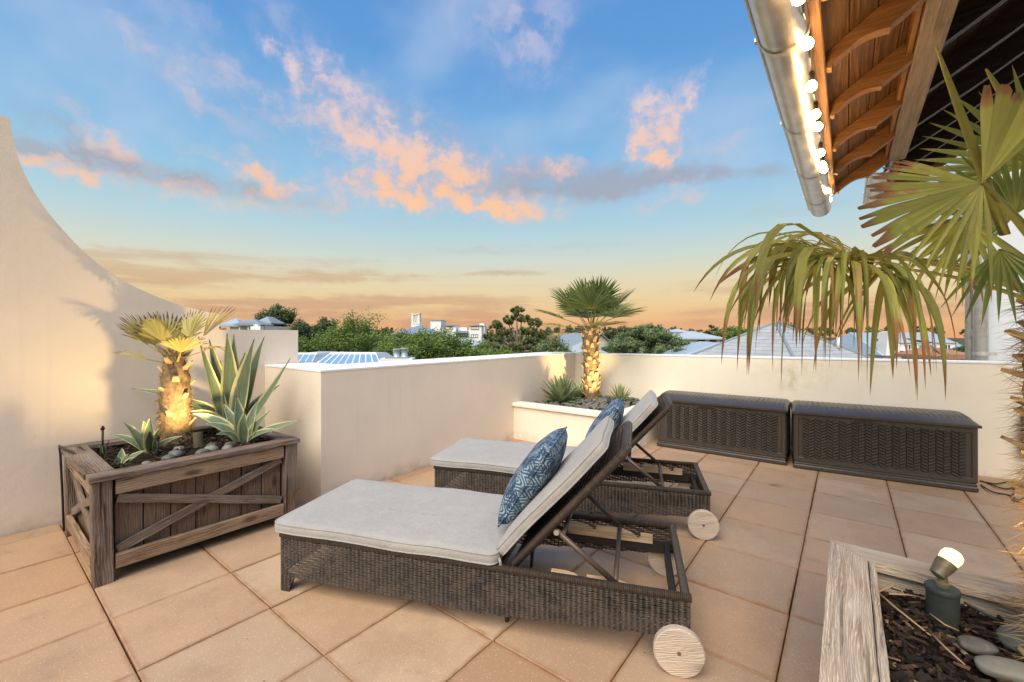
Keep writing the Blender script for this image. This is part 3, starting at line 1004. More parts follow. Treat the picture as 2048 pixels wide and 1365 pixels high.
# --- frame of the lounger, local X from the foot to the wheels, Y away from the viewer
lounge = empty('sun_lounger', (-2.519, 1.111, 0), rz=R(22.0))
z_side = lambda s_: (0.0 if s_ < 0.055 else 0.085 - 0.085 * max(0, 1 - (s_ - 0.055) / 0.05) ** 2 if s_ < 0.105 else 0.085 + 0.06 * max(0.0, (s_ - 1.2) / 0.95))
z_foot = lambda s_: (0.0 if s_ < 0.055 or s_ > CWD - 0.055 else 0.09)
z_head = lambda s_: 0.145
for nm, p0, ex_, ln, zf, nr in (('near_side_panel', (0, 0, 0), (1, 0, 0), CL, z_side, (0, -1, 0)), ('far_side_panel', (0, CWD, 0), (1, 0, 0), CL, z_side, (0, 1, 0)),
                               ('foot_panel', (0, 0, 0), (0, 1, 0), CWD, z_foot, (-1, 0, 0)), ('head_panel', (CL, 0, 0), (0, 1, 0), CWD, z_head, (1, 0, 0))):
    if nm == 'far_side_panel':
        o = put('woven_panel', side_mesh, MAT['wicker'], lounge, Matrix.Translation((0, CWD, 0)), kind='stuff')
        continue
    m = MB()
    weave(m, p0, ex_, ln, zf, CH - 0.012, nr)
    o = m.build('woven_panel', MAT['wicker'], lounge, kind='stuff')
    if nm == 'near_side_panel':
        side_mesh = o.data
# wrapped top rails
for nm, p, ln, dirv in (('rail', (CL / 2, 0.012, CH - 0.012), CL + 0.02, (1, 0, 0)), ('rail', (CL / 2, CWD - 0.012, CH - 0.012), CL + 0.02, (1, 0, 0)),
                        ('rail', (0.012, CWD / 2, CH - 0.012), CWD - 0.03, (0, 1, 0)), ('rail', (CL - 0.012, CWD / 2, CH - 0.012), CWD - 0.03, (0, 1, 0))):
    m = MB()
    sec = [(0.019 * math.copysign(abs(math.cos(t_)) ** 0.6, math.cos(t_)), 0.015 * math.copysign(abs(math.sin(t_)) ** 0.6, math.sin(t_))) for t_ in [2 * PI * k / 12 for k in range(12)]]
    k_ = 12
    vs_ = [(x_, y_, z_) for x_ in (-ln / 2, ln / 2) for y_, z_ in sec]
    m.add(vs_, [(i, (i + 1) % k_, k_ + (i + 1) % k_, k_ + i) for i in range(k_)] + [tuple(range(k_ - 1, -1, -1)), tuple(range(k_, 2 * k_))])
    m.build(nm, MAT['wicker_wrap'], lounge, 50, frame(p, dirv), fix=True)
# corner legs at the foot
lm = MB().prism([(0.0, 0.0), (0.035, 0.0), (0.05, 0.03), (0.062, 0.085), (0.0, 0.09)], -0.017, 0.017).mesh('leg')
for y_ in (0.014, CWD - 0.014):
    put('leg', lm, MAT['dark_metal'], lounge, Matrix.Translation((0.004, y_, 0)))
# seat deck under the cushion
MB().box((0.66, CWD / 2, CH - 0.030), (1.26, CWD - 0.05, 0.03)).build('seat_deck', MAT['wicker_wrap'], lounge)
# inner runners and notched racks
for y_ in (0.065, CWD - 0.065):
    MB().box((1.66, y_, 0.215), (0.90, 0.022, 0.075), b=0.003).build('inner_rail', MAT['dark_metal'], lounge)
    rk = [(1.53, 0.235), (2.02, 0.235), (2.02, 0.285), (1.955, 0.287), (1.953, 0.268), (1.944, 0.257), (1.932, 0.257), (1.922, 0.267), (1.90, 0.283), (1.85, 0.298), (1.80, 0.301),
          (1.70, 0.300), (1.698, 0.282), (1.690, 0.270), (1.678, 0.270), (1.668, 0.279), (1.65, 0.294), (1.61, 0.303), (1.53, 0.304)]
    s_ = 0.015 if y_ < 0.3 else -0.015
    m = MB().prism(rk, -0.009, 0.009, M=Matrix.Translation((-1.775, 0, -0.26)))
    m.build('notched_rack', MAT['rack_wood'], lounge, M=Matrix.Translation((1.775, y_ + s_ * 1.5, 0.26)), fix=True)
MB().box((CL - 0.05, CWD / 2, 0.215), (0.025, CWD - 0.14, 0.07), b=0.003).build('cross_rail', MAT['dark_metal'], lounge)
# backrest
HX, HZ, BA = 1.352, 0.325, R(48)
ub = Vector((math.cos(BA), 0, math.sin(BA)))
nb = Vector((-math.sin(BA), 0, math.cos(BA)))
BL = 0.80
m_ = MB()
pts = [Vector((HX, 0.045, HZ)), Vector((HX, 0.045, HZ)) + ub * (BL - 0.06)]
for k in range(1, 6):
    an = R(18 * k)
    pts.append(Vector((HX, 0.045 + 0.06 - 0.06 * math.cos(an), HZ)) + ub * (BL - 0.06 + 0.06 * math.sin(an)))
pts2 = [Vector((p.x, CWD - p.y, p.z)) for p in reversed(pts)]
# the frame's own X runs up the back so that the wrapping follows it
fr = frame((HX, CWD / 2, HZ), ub, nb)
inv = fr.inverted()
m_.tube([inv @ p for p in pts + pts2], 0.021, 12)
back = m_.build('backrest', MAT['wicker_wrap'], lounge, 'all', fr)
m_ = MB().box((BL / 2, 0, 0.0), (BL - 0.02, CWD - 0.10, 0.014))
m_.build('back_panel', MAT['wicker'], back)
m_ = MB()
for k in range(26):
    x_ = 0.02 + (BL - 0.04) * k / 25
    m_.box((x_, 0, 0.010), (0.022, CWD - 0.09, 0.008))
m_.build('back_weave', MAT['wicker'], back, kind='stuff')
# hinged prop: two legs, an upper and a lower cross bar, bolts
pv0, pv1 = Vector((1.568, 0.03, 0.52)), Vector((1.835, 0.055, 0.302))
m_ = MB().tube([pv0, pv1], 0.0135, 10)
m_.build('prop_leg', MAT['bronze_tube'], lounge, 'all')
flip = lambda p: Vector((p.x, CWD - p.y, p.z))
MB().tube([flip(pv0), flip(pv1)], 0.0135, 10).build('prop_leg', MAT['bronze_tube'], lounge, 'all')
MB().tube([pv1, flip(pv1)], 0.0125, 10).build('prop_bar', MAT['bronze_tube'], lounge, 'all')
a_ = pv0.lerp(pv1, 0.10)
MB().tube([a_, flip(a_)], 0.0115, 10).build('prop_bar', MAT['bronze_tube'], lounge, 'all')
for y_ in (0.016, CWD - 0.016):
    MB().lathe([(0.013, -0.008), (0.015, 0.0), (0.013, 0.008)], 10).build('bolt', MAT['steel'], lounge, True, Matrix.Translation((1.568, y_, 0.52)) @ Matrix.Rotation(R(90), 4, 'X'))
# rear leg of the middle frame
MB().tube([(1.36, CWD - 0.10, CH - 0.05), (1.31, CWD - 0.10, 0.12), (1.30, CWD - 0.10, 0.0)], 0.011, 8).build('leg', MAT['bronze_tube'], lounge, 'all')
MB().tube([(1.36, 0.10, CH - 0.05), (1.31, 0.10, 0.12), (1.30, 0.10, 0.0)], 0.011, 8).build('leg', MAT['bronze_tube'], lounge, 'all')
# wooden wheels
for y_, s_ in ((-0.028, -1), (CWD + 0.028, 1)):
    wm = MB().lathe([(0.0985, -0.017), (0.103, -0.013), (0.103, 0.013), (0.0985, 0.017)], 40).build('wheel', MAT['teak'], lounge, 40,
         Matrix.Translation((2.10, y_, 0.103)) @ Matrix.Rotation(R(90), 4, 'X') @ Matrix.Rotation(R(10), 4, 'Z'))
    MB().lathe([(0.0085, -0.019), (0.0085, 0.019)], 14).build('axle_pin', MAT['brass_fixture'], wm, 40)
MB().tube([(2.10, -0.01, 0.103), (2.10, CWD + 0.01, 0.103)], 0.010, 10).build('axle', MAT['dark_metal'], lounge, 'all')

# --- loose cushion (seat and back sewn together) and pillow
pad = empty('lounger_cushion', (-2.519, 1.111, 0), rz=R(22.0))
cm, pp = cushion(1.335, 0.75, 0.058, 0.018, 1.0)
cs = cm.build('seat_cushion', MAT['cushion_cloth'], pad, 35, Matrix.Translation((0.612, CWD / 2, CH + 0.004)))
for pr in pp:
    MB().tube(pr, 0.0048, 6, closed=True).build('piping', MAT['cushion_cloth'], cs, 'all')
cm, pp = cushion(0.765, 0.68, 0.052, 0.016, 5.0)
ori = Vector((HX, CWD / 2, HZ)) + ub * 0.362 + nb * 0.062
cbk = cm.build('back_cushion', MAT['cushion_cloth'], pad, 35, frame(ori, ub, nb))
for pr in pp:
    MB().tube(pr, 0.0048, 6, closed=True).build('piping', MAT['cushion_cloth'], cbk, 'all')
MB().tube([(1.276, 0.03, CH + 0.035), (1.292, 0.012, CH + 0.02), (1.297, 0.010, CH - 0.012), (1.288, 0.02, CH - 0.01)], 0.007, 6, flat=0.3).build('tie', MAT['cushion_cloth'], pad)
pm, prim = throw_pillow(0.25, 0.255, 0.092)
pil = empty('throw_pillow', (-2.519, 1.111, 0), rz=R(22.0))
PA = R(57)
up_ = Vector((math.cos(PA), 0, math.sin(PA)))
un_ = Vector((-math.sin(PA), 0, math.cos(PA)))
po = Vector((1.385, 0.375, 0.672))
pb_ = pm.build('pillow_body', MAT['ikat_cloth'], pil, 'all', frame(po, up_, un_))
MB().tube(prim, 0.005, 6, closed=True).build('piping', MAT['ikat_cloth'], pb_, 'all')

G1 = 'matching sun loungers'
tag(lounge, 'dark wicker sun lounger with wooden wheels, nearest the camera', 'lounger', G1)
tag(pad, 'pale grey two-part cushion on the nearest wicker lounger', 'cushion', 'lounger cushions')
tag(pil, 'blue patterned pillow leaning on the nearest lounger, in full view', 'pillow', 'blue pillows')
for src, lab in ((lounge, 'dark wicker sun lounger standing behind the nearest one, before the low planting bed'), (pad, 'pale grey two-part cushion on the farther wicker lounger'),
                 (pil, 'blue patterned pillow on the farther lounger, mostly hidden behind the near backrest')):
    c_ = copy_tree(src)
    c_['label'] = lab
    c_.location = (-2.762, 2.478, 0)
    c_.rotation_euler = (0, 0, R(21.4))

# ================================================================ storage boxes
n = new_mat('resin', 0.33, 0.6)
nz = n.noise(shift(n, n.obj), 20, 4)
n.put(n.bsdf.inputs['Base Color'], n.ramp(nz, [(0.3, (0.046, 0.036, 0.028)), (0.7, (0.062, 0.049, 0.038))]))
bump(n, n.noise(n.obj, 300, 2), 0.2, 0.002)
MAT['resin'] = n.mat


def storage_box(x0, x1, y0, rz, label):
    Ln, Dp, Hb = x1 - x0, 0.68, 0.60
    e = empty('storage_box', (x0, y0, 0), label, 'storage box', 'dark storage boxes', rz)
    # carcass: base plinth, corner posts and framed panels
    m = MB()
    m.box((Ln / 2, Dp / 2, Hb / 2), (Ln - 0.03, Dp - 0.03, Hb - 0.004), b=0.012)
    m.build('body', MAT['resin'], e)
    m = MB().box((Ln / 2, Dp / 2, 0.027), (Ln, Dp, 0.05), b=0.012)
    m.box((Ln / 2, Dp / 2, 0.062), (Ln - 0.016, Dp - 0.016, 0.026), b=0.008)
    m.build('plinth', MAT['resin'], e)
    m = MB()
    for sx in (0, 1):
        for sy in (0, 1):
            m.box((0.03 + sx * (Ln - 0.06), 0.03 + sy * (Dp - 0.06), 0.34), (0.05, 0.05, 0.52), b=0.012)
    for sy in (0.012, Dp - 0.012):
        m.box((Ln / 2, sy, 0.105), (Ln - 0.08, 0.012, 0.05), b=0.004)
        m.box((Ln / 2, sy, 0.565), (Ln - 0.08, 0.012, 0.05), b=0.004)
    m.build('panel_frame', MAT['resin'], e)
    # moulded basket-weave pads, alternating slant column by column
    m = MB()
    px, pz = 0.052, 0.031
    nx, nz_ = int((Ln - 0.15) / px), int(0.405 / pz)
    ox = (Ln - nx * px) / 2

    def pads(cols, place):
        for i in range(cols):
            sgn = 1 if i % 2 else -1
            for k in range(nz_ + 1):
                zc = 0.133 + k * pz + (0.0 if i % 2 else 0.5 * pz)
                L2, H2, sk = px * 0.52, pz * 0.44, sgn * px * 0.24
                q = []
                for a_, b_, d_ in ((-1, -1, 0), (1, -1, 0), (1, 1, 0), (-1, 1, 0), (-.82, -.55, 1), (.82, -.55, 1), (.82, -.12, 1), (-.82, -.12, 1)):
                    q.append(place((i + 0.5) * px + a_ * L2 * 0.9, zc + b_ * H2 + a_ * sk, 0.016 * d_))
                m.add(q, [(4, 5, 6, 7), (0, 1, 5, 4), (1, 2, 6, 5), (2, 3, 7, 6), (3, 0, 4, 7)])
    pads(nx, lambda a_, z_, d_: (ox + a_, 0.0145 - d_, z_))
    ny = int((Dp - 0.12) / px)
    oy = (Dp - ny * px) / 2
    pads(ny, lambda a_, z_, d_: (Ln - 0.0145 + d_, oy + a_, z_))
    pads(ny, lambda a_, z_, d_: (0.0145 - d_, Dp - oy - a_, z_))
    m.build('woven_pads', MAT['resin'], e, False, kind='stuff', fix=False)
    # handle recess
    m = MB().box((Ln * 0.42, 0.001, 0.572), (0.20, 0.016, 0.035), b=0.006)
    h = m.build('handle', MAT['resin'], e)
    MB().box((Ln * 0.42, -0.0085, 0.574), (0.155, 0.006, 0.013), b=0.002).build('grip_slot', MAT['black_plastic'], h)
    # arched, ribbed lid
    m = MB()
    NX, NY = 180, 14
    rib = 0.047
    zz = lambda s_, q_: 0.615 + 0.058 * (math.sin(PI * min(1, max(0, q_))) ** 0.6) * (min(1, min(s_, 1 - s_) / 0.035) ** 0.5)
    vs_, fs = [], []
    for i in range(NX + 1):
        s_ = i / NX
        x = -0.012 + (Ln + 0.024) * s_
        ph = (x % rib) / rib
        r_ = 0.010 * (1 if 0.16 < ph < 0.84 else (ph / 0.16 if ph <= 0.16 else (1 - ph) / 0.16))
        for j in range(NY + 1):
            q_ = j / NY
            y = -0.014 + (Dp + 0.02) * q_
            flat_ = 1 if 0.16 < q_ < 0.93 and 0.02 < s_ < 0.98 else 0
            vs_.append((x, y, zz(s_, q_) + r_ * flat_))
    for i in range(NX):
        for j in range(NY):
            a_ = i * (NY + 1) + j
            fs.append((a_, a_ + NY + 1, a_ + NY + 2, a_ + 1))
    m.add(vs_, fs)
    ring_ = [i * (NY + 1) for i in range(NX + 1)] + [NX * (NY + 1) + j for j in range(1, NY + 1)] + [i * (NY + 1) + NY for i in range(NX - 1, -1, -1)] + [j for j in range(NY - 1, 0, -1)]
    o_ = len(m.v)
    low_ = [(m.v[k].x, m.v[k].y, 0.592) for k in ring_]
    m.v += [Vector(p) for p in low_]
    m.t += [0.0] * len(low_)
    m.s += [0.0] * len(low_)
    nr = len(ring_)
    for k in range(nr):
        m.f.append((ring_[k], o_ + k, o_ + (k + 1) % nr, ring_[(k + 1) % nr]))
    m.f.append(tuple(o_ + k for k in range(nr)))
    m.build('lid', MAT['resin'], e, 35, fix=True)
    return e


storage_box(-1.935, -0.515, 5.515, R(1.5), 'dark brown woven storage box on the left, beside the planting bed')
storage_box(-0.452, 0.962, 5.515, R(6.5), 'dark brown woven storage box on the right, under the drooping palm leaf')

# ================================================================ wooden planter
def board(name, p0, p1, wd, th, mat, parent, up=(0, 0, 1), b=0.004, M0=None, ends=None, seed=None):
    """a plank from p0 to p1 (its long axis), th thick along up and wd across; worn edges"""
    p0, p1 = Vector(p0), Vector(p1)
    Ln = (p1 - p0).length
    m = MB()
    if ends is None:
        m.box((0, 0, 0), (Ln, wd, th), b=b)
        if Ln > 0.25:
            # a few cuts along the plank so that the edges wander a little
            K = max(3, int(Ln / 0.08))
            rg = random.Random(seed if seed is not None else int(Ln * 1e4) + int(p0.x * 1e3))
            m = MB()
            prof = [(-wd / 2 + b, -th / 2), (wd / 2 - b, -th / 2), (wd / 2, -th / 2 + b), (wd / 2, th / 2 - b), (wd / 2 - b, th / 2), (-wd / 2 + b, th / 2), (-wd / 2, th / 2 - b), (-wd / 2, -th / 2 + b)]
            vs_ = []
            for i in range(K + 1):
                x = -Ln / 2 + Ln * i / K
                jy = [rg.uniform(-0.0016, 0.0016) for _ in prof]
                jz = [rg.uniform(-0.0012, 0.0012) for _ in prof]
                vs_ += [(x, q[0] + jy[k], q[1] + jz[k]) for k, q in enumerate(prof)]
            fs = [tuple(range(7, -1, -1)), tuple(K * 8 + k for k in range(8))]
            for i in range(K):
                fs += [(i * 8 + k, i * 8 + (k + 1) % 8, i * 8 + 8 + (k + 1) % 8, i * 8 + 8 + k) for k in range(8)]
            m.add(vs_, fs)
    else:
        # mitred: ends = (extra at +y side for start, for end)
        a, c = ends
        q = [(-Ln / 2 - a, -wd / 2), (Ln / 2 + c, -wd / 2), (Ln / 2, wd / 2), (-Ln / 2, wd / 2)]
        m.prism(q, -th / 2, th / 2, axes='xy')
    M = frame((p0 + p1) / 2, p1 - p0, up)
    if M0:
        M = M0 @ M
    return m.build(name, mat, parent, M=M)


PX0, PX1, PY0, PY1, PZ = -4.47, -3.375, 0.46, 1.60, 0.60
planter = empty('wooden_planter', (-3.92, 1.03, 0), 'weathered brown timber planter with cross braces against the left wall', 'planter')
O = Matrix.Translation((3.92, -1.03, 0))
W1, W2, WR = MAT['planter_wood'], MAT['planter_panel'], MAT['planter_wood']
for x in (PX0 + 0.045, PX1 - 0.045):
    for y in (PY0 + 0.045, PY1 - 0.045):
        sx, sy = (1 if x > -3.9 else -1), (1 if y > 1.0 else -1)
        board('post', (x, y, 0), (x + 0.006 * sx, y + 0.010 * sy, PZ - 0.002), 0.088, 0.088, W1, planter, up=(1, 0, 0), M0=O, seed=int(x * 50 + y * 90) + 500)
for face in ('front', 'back', 'left', 'right'):
    if face in ('front', 'back'):
        X = PX1 - 0.012 if face == 'front' else PX0 + 0.012
        s = 1 if face == 'front' else -1
        a, b_ = PY0 + 0.095, PY1 - 0.095
        P = lambda q, z, d=0.0: (X + d * s, q, z)
        upv = (s, 0, 0)
    else:
        Y = PY0 + 0.012 if face == 'left' else PY1 - 0.012
        s = -1 if face == 'left' else 1
        a, b_ = PX0 + 0.095, PX1 - 0.095
        P = lambda q, z, d=0.0: (q, Y + d * s, z)
        upv = (0, s, 0)
    board('rail', P(a, 0.552), P(b_, 0.552), 0.088, 0.03, MAT['planter_rail'], planter, upv, M0=O)
    board('rail', P(a, 0.115), P(b_, 0.115), 0.085, 0.03, MAT['planter_rail'], planter, upv, M0=O)
    nb_ = 7
    for k in range(nb_):
        wd = (b_ - a) / nb_
        q = a + wd * (k + 0.5)
        board('panel_board', P(q, 0.075, -0.045), P(q, 0.585, -0.045), wd - 0.006, 0.018, W2, planter, upv, M0=O, seed=k * 7 + ord(face[0]))
    if face in ('front', 'left'):
        board('brace', P(a + 0.01, 0.175, -0.018), P(b_ - 0.01, 0.492, -0.018), 0.055, 0.02, W1, planter, upv, M0=O, seed=3)
        board('brace', P(a + 0.01, 0.480, -0.0165), P(b_ - 0.01, 0.185, -0.0165), 0.055, 0.0245, W1, planter, upv, M0=O, seed=4)
zr = PZ + 0.018
rw = 0.115
e_ = 0.02
board('rim_board', (PX1 + e_ - rw / 2, PY0 - e_, zr), (PX1 + e_ - rw / 2, PY1 + e_, zr), rw, 0.034, WR, planter, ends=None, M0=O)
board('rim_board', (PX0 - e_ + rw / 2, PY0 - e_, zr), (PX0 - e_ + rw / 2, PY1 + e_, zr), rw, 0.034, WR, planter, M0=O)
board('rim_board', (PX0 - e_ + rw + 0.002, PY0 - e_ + rw / 2 + 0.001, zr + 0.002), (PX1 + e_ - rw - 0.002, PY0 - e_ + rw / 2 + 0.001, zr + 0.002), rw + 0.02, 0.034, WR, planter, M0=O)
board('rim_board', (PX0 - e_ + rw + 0.002, PY1 + e_ - rw / 2 - 0.001, zr + 0.001), (PX1 + e_ - rw - 0.002, PY1 + e_ - rw / 2 - 0.001, zr + 0.001), rw, 0.034, WR, planter, M0=O)
MB().box((0, 0, 0.30), (PX1 - PX0 - 0.16, PY1 - PY0 - 0.16, 0.50)).build('liner', MAT['black_plastic'], planter)
soil_sheet('soil', PX0 + 0.07, PX1 - 0.07, PY0 + 0.07, PY1 - 0.07, 0.575, MAT['soil'], planter, O, 0.025, 3)

# ================================================================ raised bed by the camera
bed = empty('raised_bed', (0.9, 1.6, 0), 'pale weathered timber raised bed at the lower right with a lit lamp', 'planter')
O = Matrix.Translation((-0.9, -1.6, 0))
BX0, BX1, BY0, BY1, BZ = -0.056, 2.2, 0.95, 2.335, 0.55
bw = 0.122
WB = MAT['bed_wood']
zc = BZ - 0.019
# rim, mitred at the corner: each length runs along its outer edge
def mitred(p_out0, p_out1, inward, z):
    p_out0, p_out1, inward = Vector(p_out0), Vector(p_out1), Vector(inward)
    d = (p_out1 - p_out0).normalized()
    Ln = (p_out1 - p_out0).length
    m = MB()
    K = int(Ln / 0.05)
    rg = random.Random(int(Ln * 100))
    vs_, fs = [], []
    for i in range(K + 1):
        x0_, x1_ = Ln * i / K, bw + (Ln - 2 * bw) * i / K
        j1, j2 = rg.uniform(-.0012, .0012), rg.uniform(-.0012, .0012)
        pts = [(x0_, 0.003 + j1, 0.019), (x1_, bw - 0.003 + j2, 0.019), (x1_, bw + j2, 0.015), (x1_, bw, -0.019), (x0_, 0, -0.019), (x0_, j1, 0.015)]
        vs_ += [(a_ - Ln / 2, b_ - bw / 2, c_) for a_, b_, c_ in pts]
    for i in range(K):
        fs += [(i * 6 + k, i * 6 + 6 + k, i * 6 + 6 + (k + 1) % 6, i * 6 + (k + 1) % 6) for k in range(6)]
    fs += [tuple(range(6)), tuple(K * 6 + k for k in range(5, -1, -1))]
    m.add(vs_, fs)
    ez = d.cross(inward)
    M = frame((p_out0 + p_out1) / 2 + inward * bw / 2 + Vector((0, 0, z)), d, ez)
    return m.build('rim_board', WB, bed, M=O @ M, fix=True)
mitred((BX0, BY0, 0), (BX0, BY1 - 0.0015, 0), (1, 0, 0), zc)
mitred((BX0 + 0.0015, BY1, 0), (BX1, BY1, 0), (0, -1, 0), zc)
mitred((BX0 + 0.002, BY0, 0), (BX1, BY0, 0), (0, 1, 0), zc)
mitred((BX1, BY0 + 0.002, 0), (BX1, BY1 - 0.002, 0), (-1, 0, 0), zc)
board('inner_strip', (BX0 + bw + 0.014, BY0 + bw, zc - 0.004), (BX0 + bw + 0.014, BY1 - bw - 0.002, zc - 0.004), 0.021, 0.05, WB, bed, M0=O)
for k in range(4):
    z = 0.065 + k * 0.128
    board('side_board', (BX0 + 0.05, BY0 + 0.03, z), (BX0 + 0.05, BY1 - 0.03, z), 0.124, 0.03, WB, bed, (1, 0, 0), M0=O, seed=k)
    board('side_board', (BX0 + 0.07, BY1 - 0.06, z), (BX1 - 0.03, BY1 - 0.06, z), 0.124, 0.05, WB, bed, (0, 1, 0), M0=O, seed=k + 9)
    board('side_board', (BX0 + 0.07, BY0 + 0.05, z), (BX1 - 0.03, BY0 + 0.05, z), 0.124, 0.03, WB, bed, (0, 1, 0), M0=O, seed=k + 20)
    board('side_board', (BX1 - 0.05, BY0 + 0.07, z), (BX1 - 0.05, BY1 - 0.09, z), 0.124, 0.03, WB, bed, (1, 0, 0), M0=O, seed=k + 30)
BSZ = 0.44
soil_sheet('soil', BX0 + 0.066, BX1 - 0.066, BY0 + 0.066, BY1 - 0.086, BSZ, MAT['soil'], bed, O, 0.03, 7, 50)

# ---------------------------------------------------------------- loose bark, gravel, stones
n = new_mat('bark_chips', 0.85, 0.25)
sv = attr(n, 's')
c = n.ramp(sv, [(0.0, (0.010, 0.008, 0.007)), (0.35, (0.035, 0.022, 0.015)), (0.65, (0.085, 0.048, 0.028)), (0.85, (0.17, 0.098, 0.056)), (1.0, (0.34, 0.235, 0.15))])
c = n.mix(n.step(n.noise(n.obj, 90, 4), 0.45, 0.7, 0, 0.6), c, (0.015, 0.011, 0.009, 1))
n.put(n.bsdf.inputs['Base Color'], c)
bump(n, n.noise(n.obj, 140, 3), 0.5, 0.004)
MAT['bark_chips'] = n.mat
n = new_mat('river_stone', 0.6, 0.35)
sv = n.math('FRACT', n.math('ADD', attr(n, 's'), n.rand))
c = n.ramp(sv, [(0.0, (0.075, 0.08, 0.075)), (0.4, (0.13, 0.135, 0.12)), (0.7, (0.20, 0.185, 0.15)), (1.0, (0.10, 0.095, 0.085))])
c = n.mix(n.step(n.noise(shift(n, n.obj), 30, 5, 0.65), 0.45, 0.75, 0, 0.5), c, (0.28, 0.26, 0.21, 1))
n.put(n.bsdf.inputs['Base Color'], c)
bump(n, n.noise(n.obj, 120, 3), 0.15, 0.003)
MAT['river_stone'] = n.mat


def chips(name, x0, x1, y0, y1, z, count, seed, smin, smax, label, skip=()):
    rg = random.Random(seed)
    m = MB()
    for _ in range(count):
        x, y = rg.uniform(x0, x1), rg.uniform(y0, y1)
        if any((x - a) ** 2 + (y - b_) ** 2 < c_ * c_ for a, b_, c_ in skip):
            continue
        L_, w_, h_ = rg.uniform(smin, smax), rg.uniform(0.25, 0.5), rg.uniform(0.08, 0.2)
        M = Matrix.Translation((x, y, z + rg.uniform(-0.005, 0.028) + 0.03 * mnoise.noise(Vector((x * 5, y * 5, 7))))) @ Matrix.Rotation(rg.uniform(0, 2 * PI), 4, 'Z') @ Matrix.Rotation(rg.gauss(0, 0.3), 4, 'X') @ Matrix.Rotation(rg.gauss(0, 0.22), 4, 'Y')
        tp = rg.uniform(0.3, 0.9)
        a, b_, c_ = L_ / 2, L_ * w_ / 2, L_ * h_ / 2
        q = [(-a, -b_, -c_), (-a * .8, b_, -c_), (-a, -b_ * .8, c_), (-a * .9, b_ * .7, c_), (a, -b_ * tp, -c_), (a * .9, b_ * tp, -c_), (a * .85, -b_ * tp, c_), (a, b_ * tp * .7, c_)]
        m.add(q, [(0, 1, 3, 2), (4, 6, 7, 5), (0, 4, 5, 1), (2, 3, 7, 6), (0, 2, 6, 4), (1, 5, 7, 3)], M, s=min(1, abs(rg.gauss(0.3, 0.27))))
    return m.build(name, MAT['bark_chips'], kind='stuff', label=label, cat='mulch')


def stone_mesh(a, b_, c_, seed, nu=14, nv=8):
    m = MB()
    vs_, fs = [], []
    for j in range(nv + 1):
        th_ = PI * j / nv
        for i in range(nu):
            ph = 2 * PI * i / nu
            d = Vector((math.sin(th_) * math.cos(ph), math.sin(th_) * math.sin(ph), math.cos(th_)))
            k = 1 + 0.16 * mnoise.noise(d * 1.3 + Vector((seed, seed * 2, 0)))
            sg = lambda q, e: math.copysign(abs(q) ** e, q)
            vs_.append((sg(d.x, .85) * a * k, sg(d.y, .85) * b_ * k, sg(d.z, .9) * c_ * k))
    for j in range(nv):
        for i in range(nu):
            fs.append((j * nu + i, (j + 1) * nu + i, (j + 1) * nu + (i + 1) % nu, j * nu + (i + 1) % nu))
    m.add(vs_, fs, s=(seed * 0.37) % 1)
    return m


chips('bark_mulch', BX0 + bw + 0.03, 1.35, 1.15, BY1 - bw - 0.01, BSZ + 0.012, 5200, 5, 0.010, 0.048, 'dark bark mulch filling the raised bed at the lower right')
chips('bark_mulch', PX0 + 0.11, PX1 - 0.11, PY0 + 0.13, PY1 - 0.10, 0.582, 1100, 6, 0.015, 0.05, 'black bark mulch round the agaves in the wooden planter')
# gravel in the corner bed
rg = random.Random(11)
m = MB()
for _ in range(900):
    x, y = rg.uniform(XP + 0.04, XC - 0.16), rg.uniform(YC + 0.16, YB - 0.04)
    a = rg.uniform(0.018, 0.042)
    sm = stone_mesh(a, a * rg.uniform(.6, .9), a * rg.uniform(.35, .55), rg.uniform(0, 9), 7, 4)
    M = Matrix.Translation((x, y, 0.43 + rg.uniform(0, 0.03))) @ Matrix.Rotation(rg.uniform(0, 6.28), 4, 'Z') @ Matrix.Rotation(rg.gauss(0, .35), 4, 'X')
    m.add(sm.v, sm.f, M, s=rg.random())
m.build('gravel', MAT['river_stone'], smooth='all', kind='stuff', label='grey river gravel covering the corner planting bed', cat='gravel')
for k, (x, y, a, b_, c_, rz) in enumerate([(-3.70, 0.92, .05, .036, .026, .3), (-3.62, 0.86, .04, .03, .024, 1.2), (-3.66, 1.12, .048, .035, .026, .8), (-3.60, 1.05, .045, .036, .026, 2.0), (-3.58, 1.20, .04, .033, .026, .1),
                                           (-3.78, 1.16, .036, .028, .02, .6), (-3.70, 1.26, .04, .03, .022, 1.5), (-3.86, 0.98, .04, .03, .02, .4), (-3.60, 0.74, .03, .024, .016, 1.0)]):
    stone_mesh(a, b_, c_, k * 1.7).build('river_stone', MAT['river_stone'], smooth='all', M=Matrix.Translation((x, y, 0.595 + c_ * .5)) @ Matrix.Rotation(rz, 4, 'Z'),
        label='smooth grey river stone lying on the mulch in the wooden planter', cat='stone', group='river stones in the wooden planter')
for k, (u_, v_, a, b_, c_, rz, lab) in enumerate([(1955, 1292, .046, .034, .018, .4, 'flat brownish stone left of the pile in the raised bed'), (2044, 1290, .060, .05, .034, 1.0, 'largest grey-green stone on the mulch at the right edge'),
                                                  (2025, 1345, .085, .04, .022, .3, 'bluish grey stone at the bottom right corner')]):
    d = view(u_, v_, 1.0) - EYE
    p = EYE + d * ((BSZ + 0.03 - EYE.z) / d.z)
    stone_mesh(a, b_, c_, k * 2.3 + 1, 22, 12).build('bed_stone', MAT['river_stone'], smooth='all', M=Matrix.Translation((p.x, p.y, BSZ + 0.018 + c_ * .7)) @ Matrix.Rotation(rz, 4, 'Z'), label=lab, cat='stone')
plain('dry_stalk', (0.42, 0.27, 0.16), 0.7, 0.2)
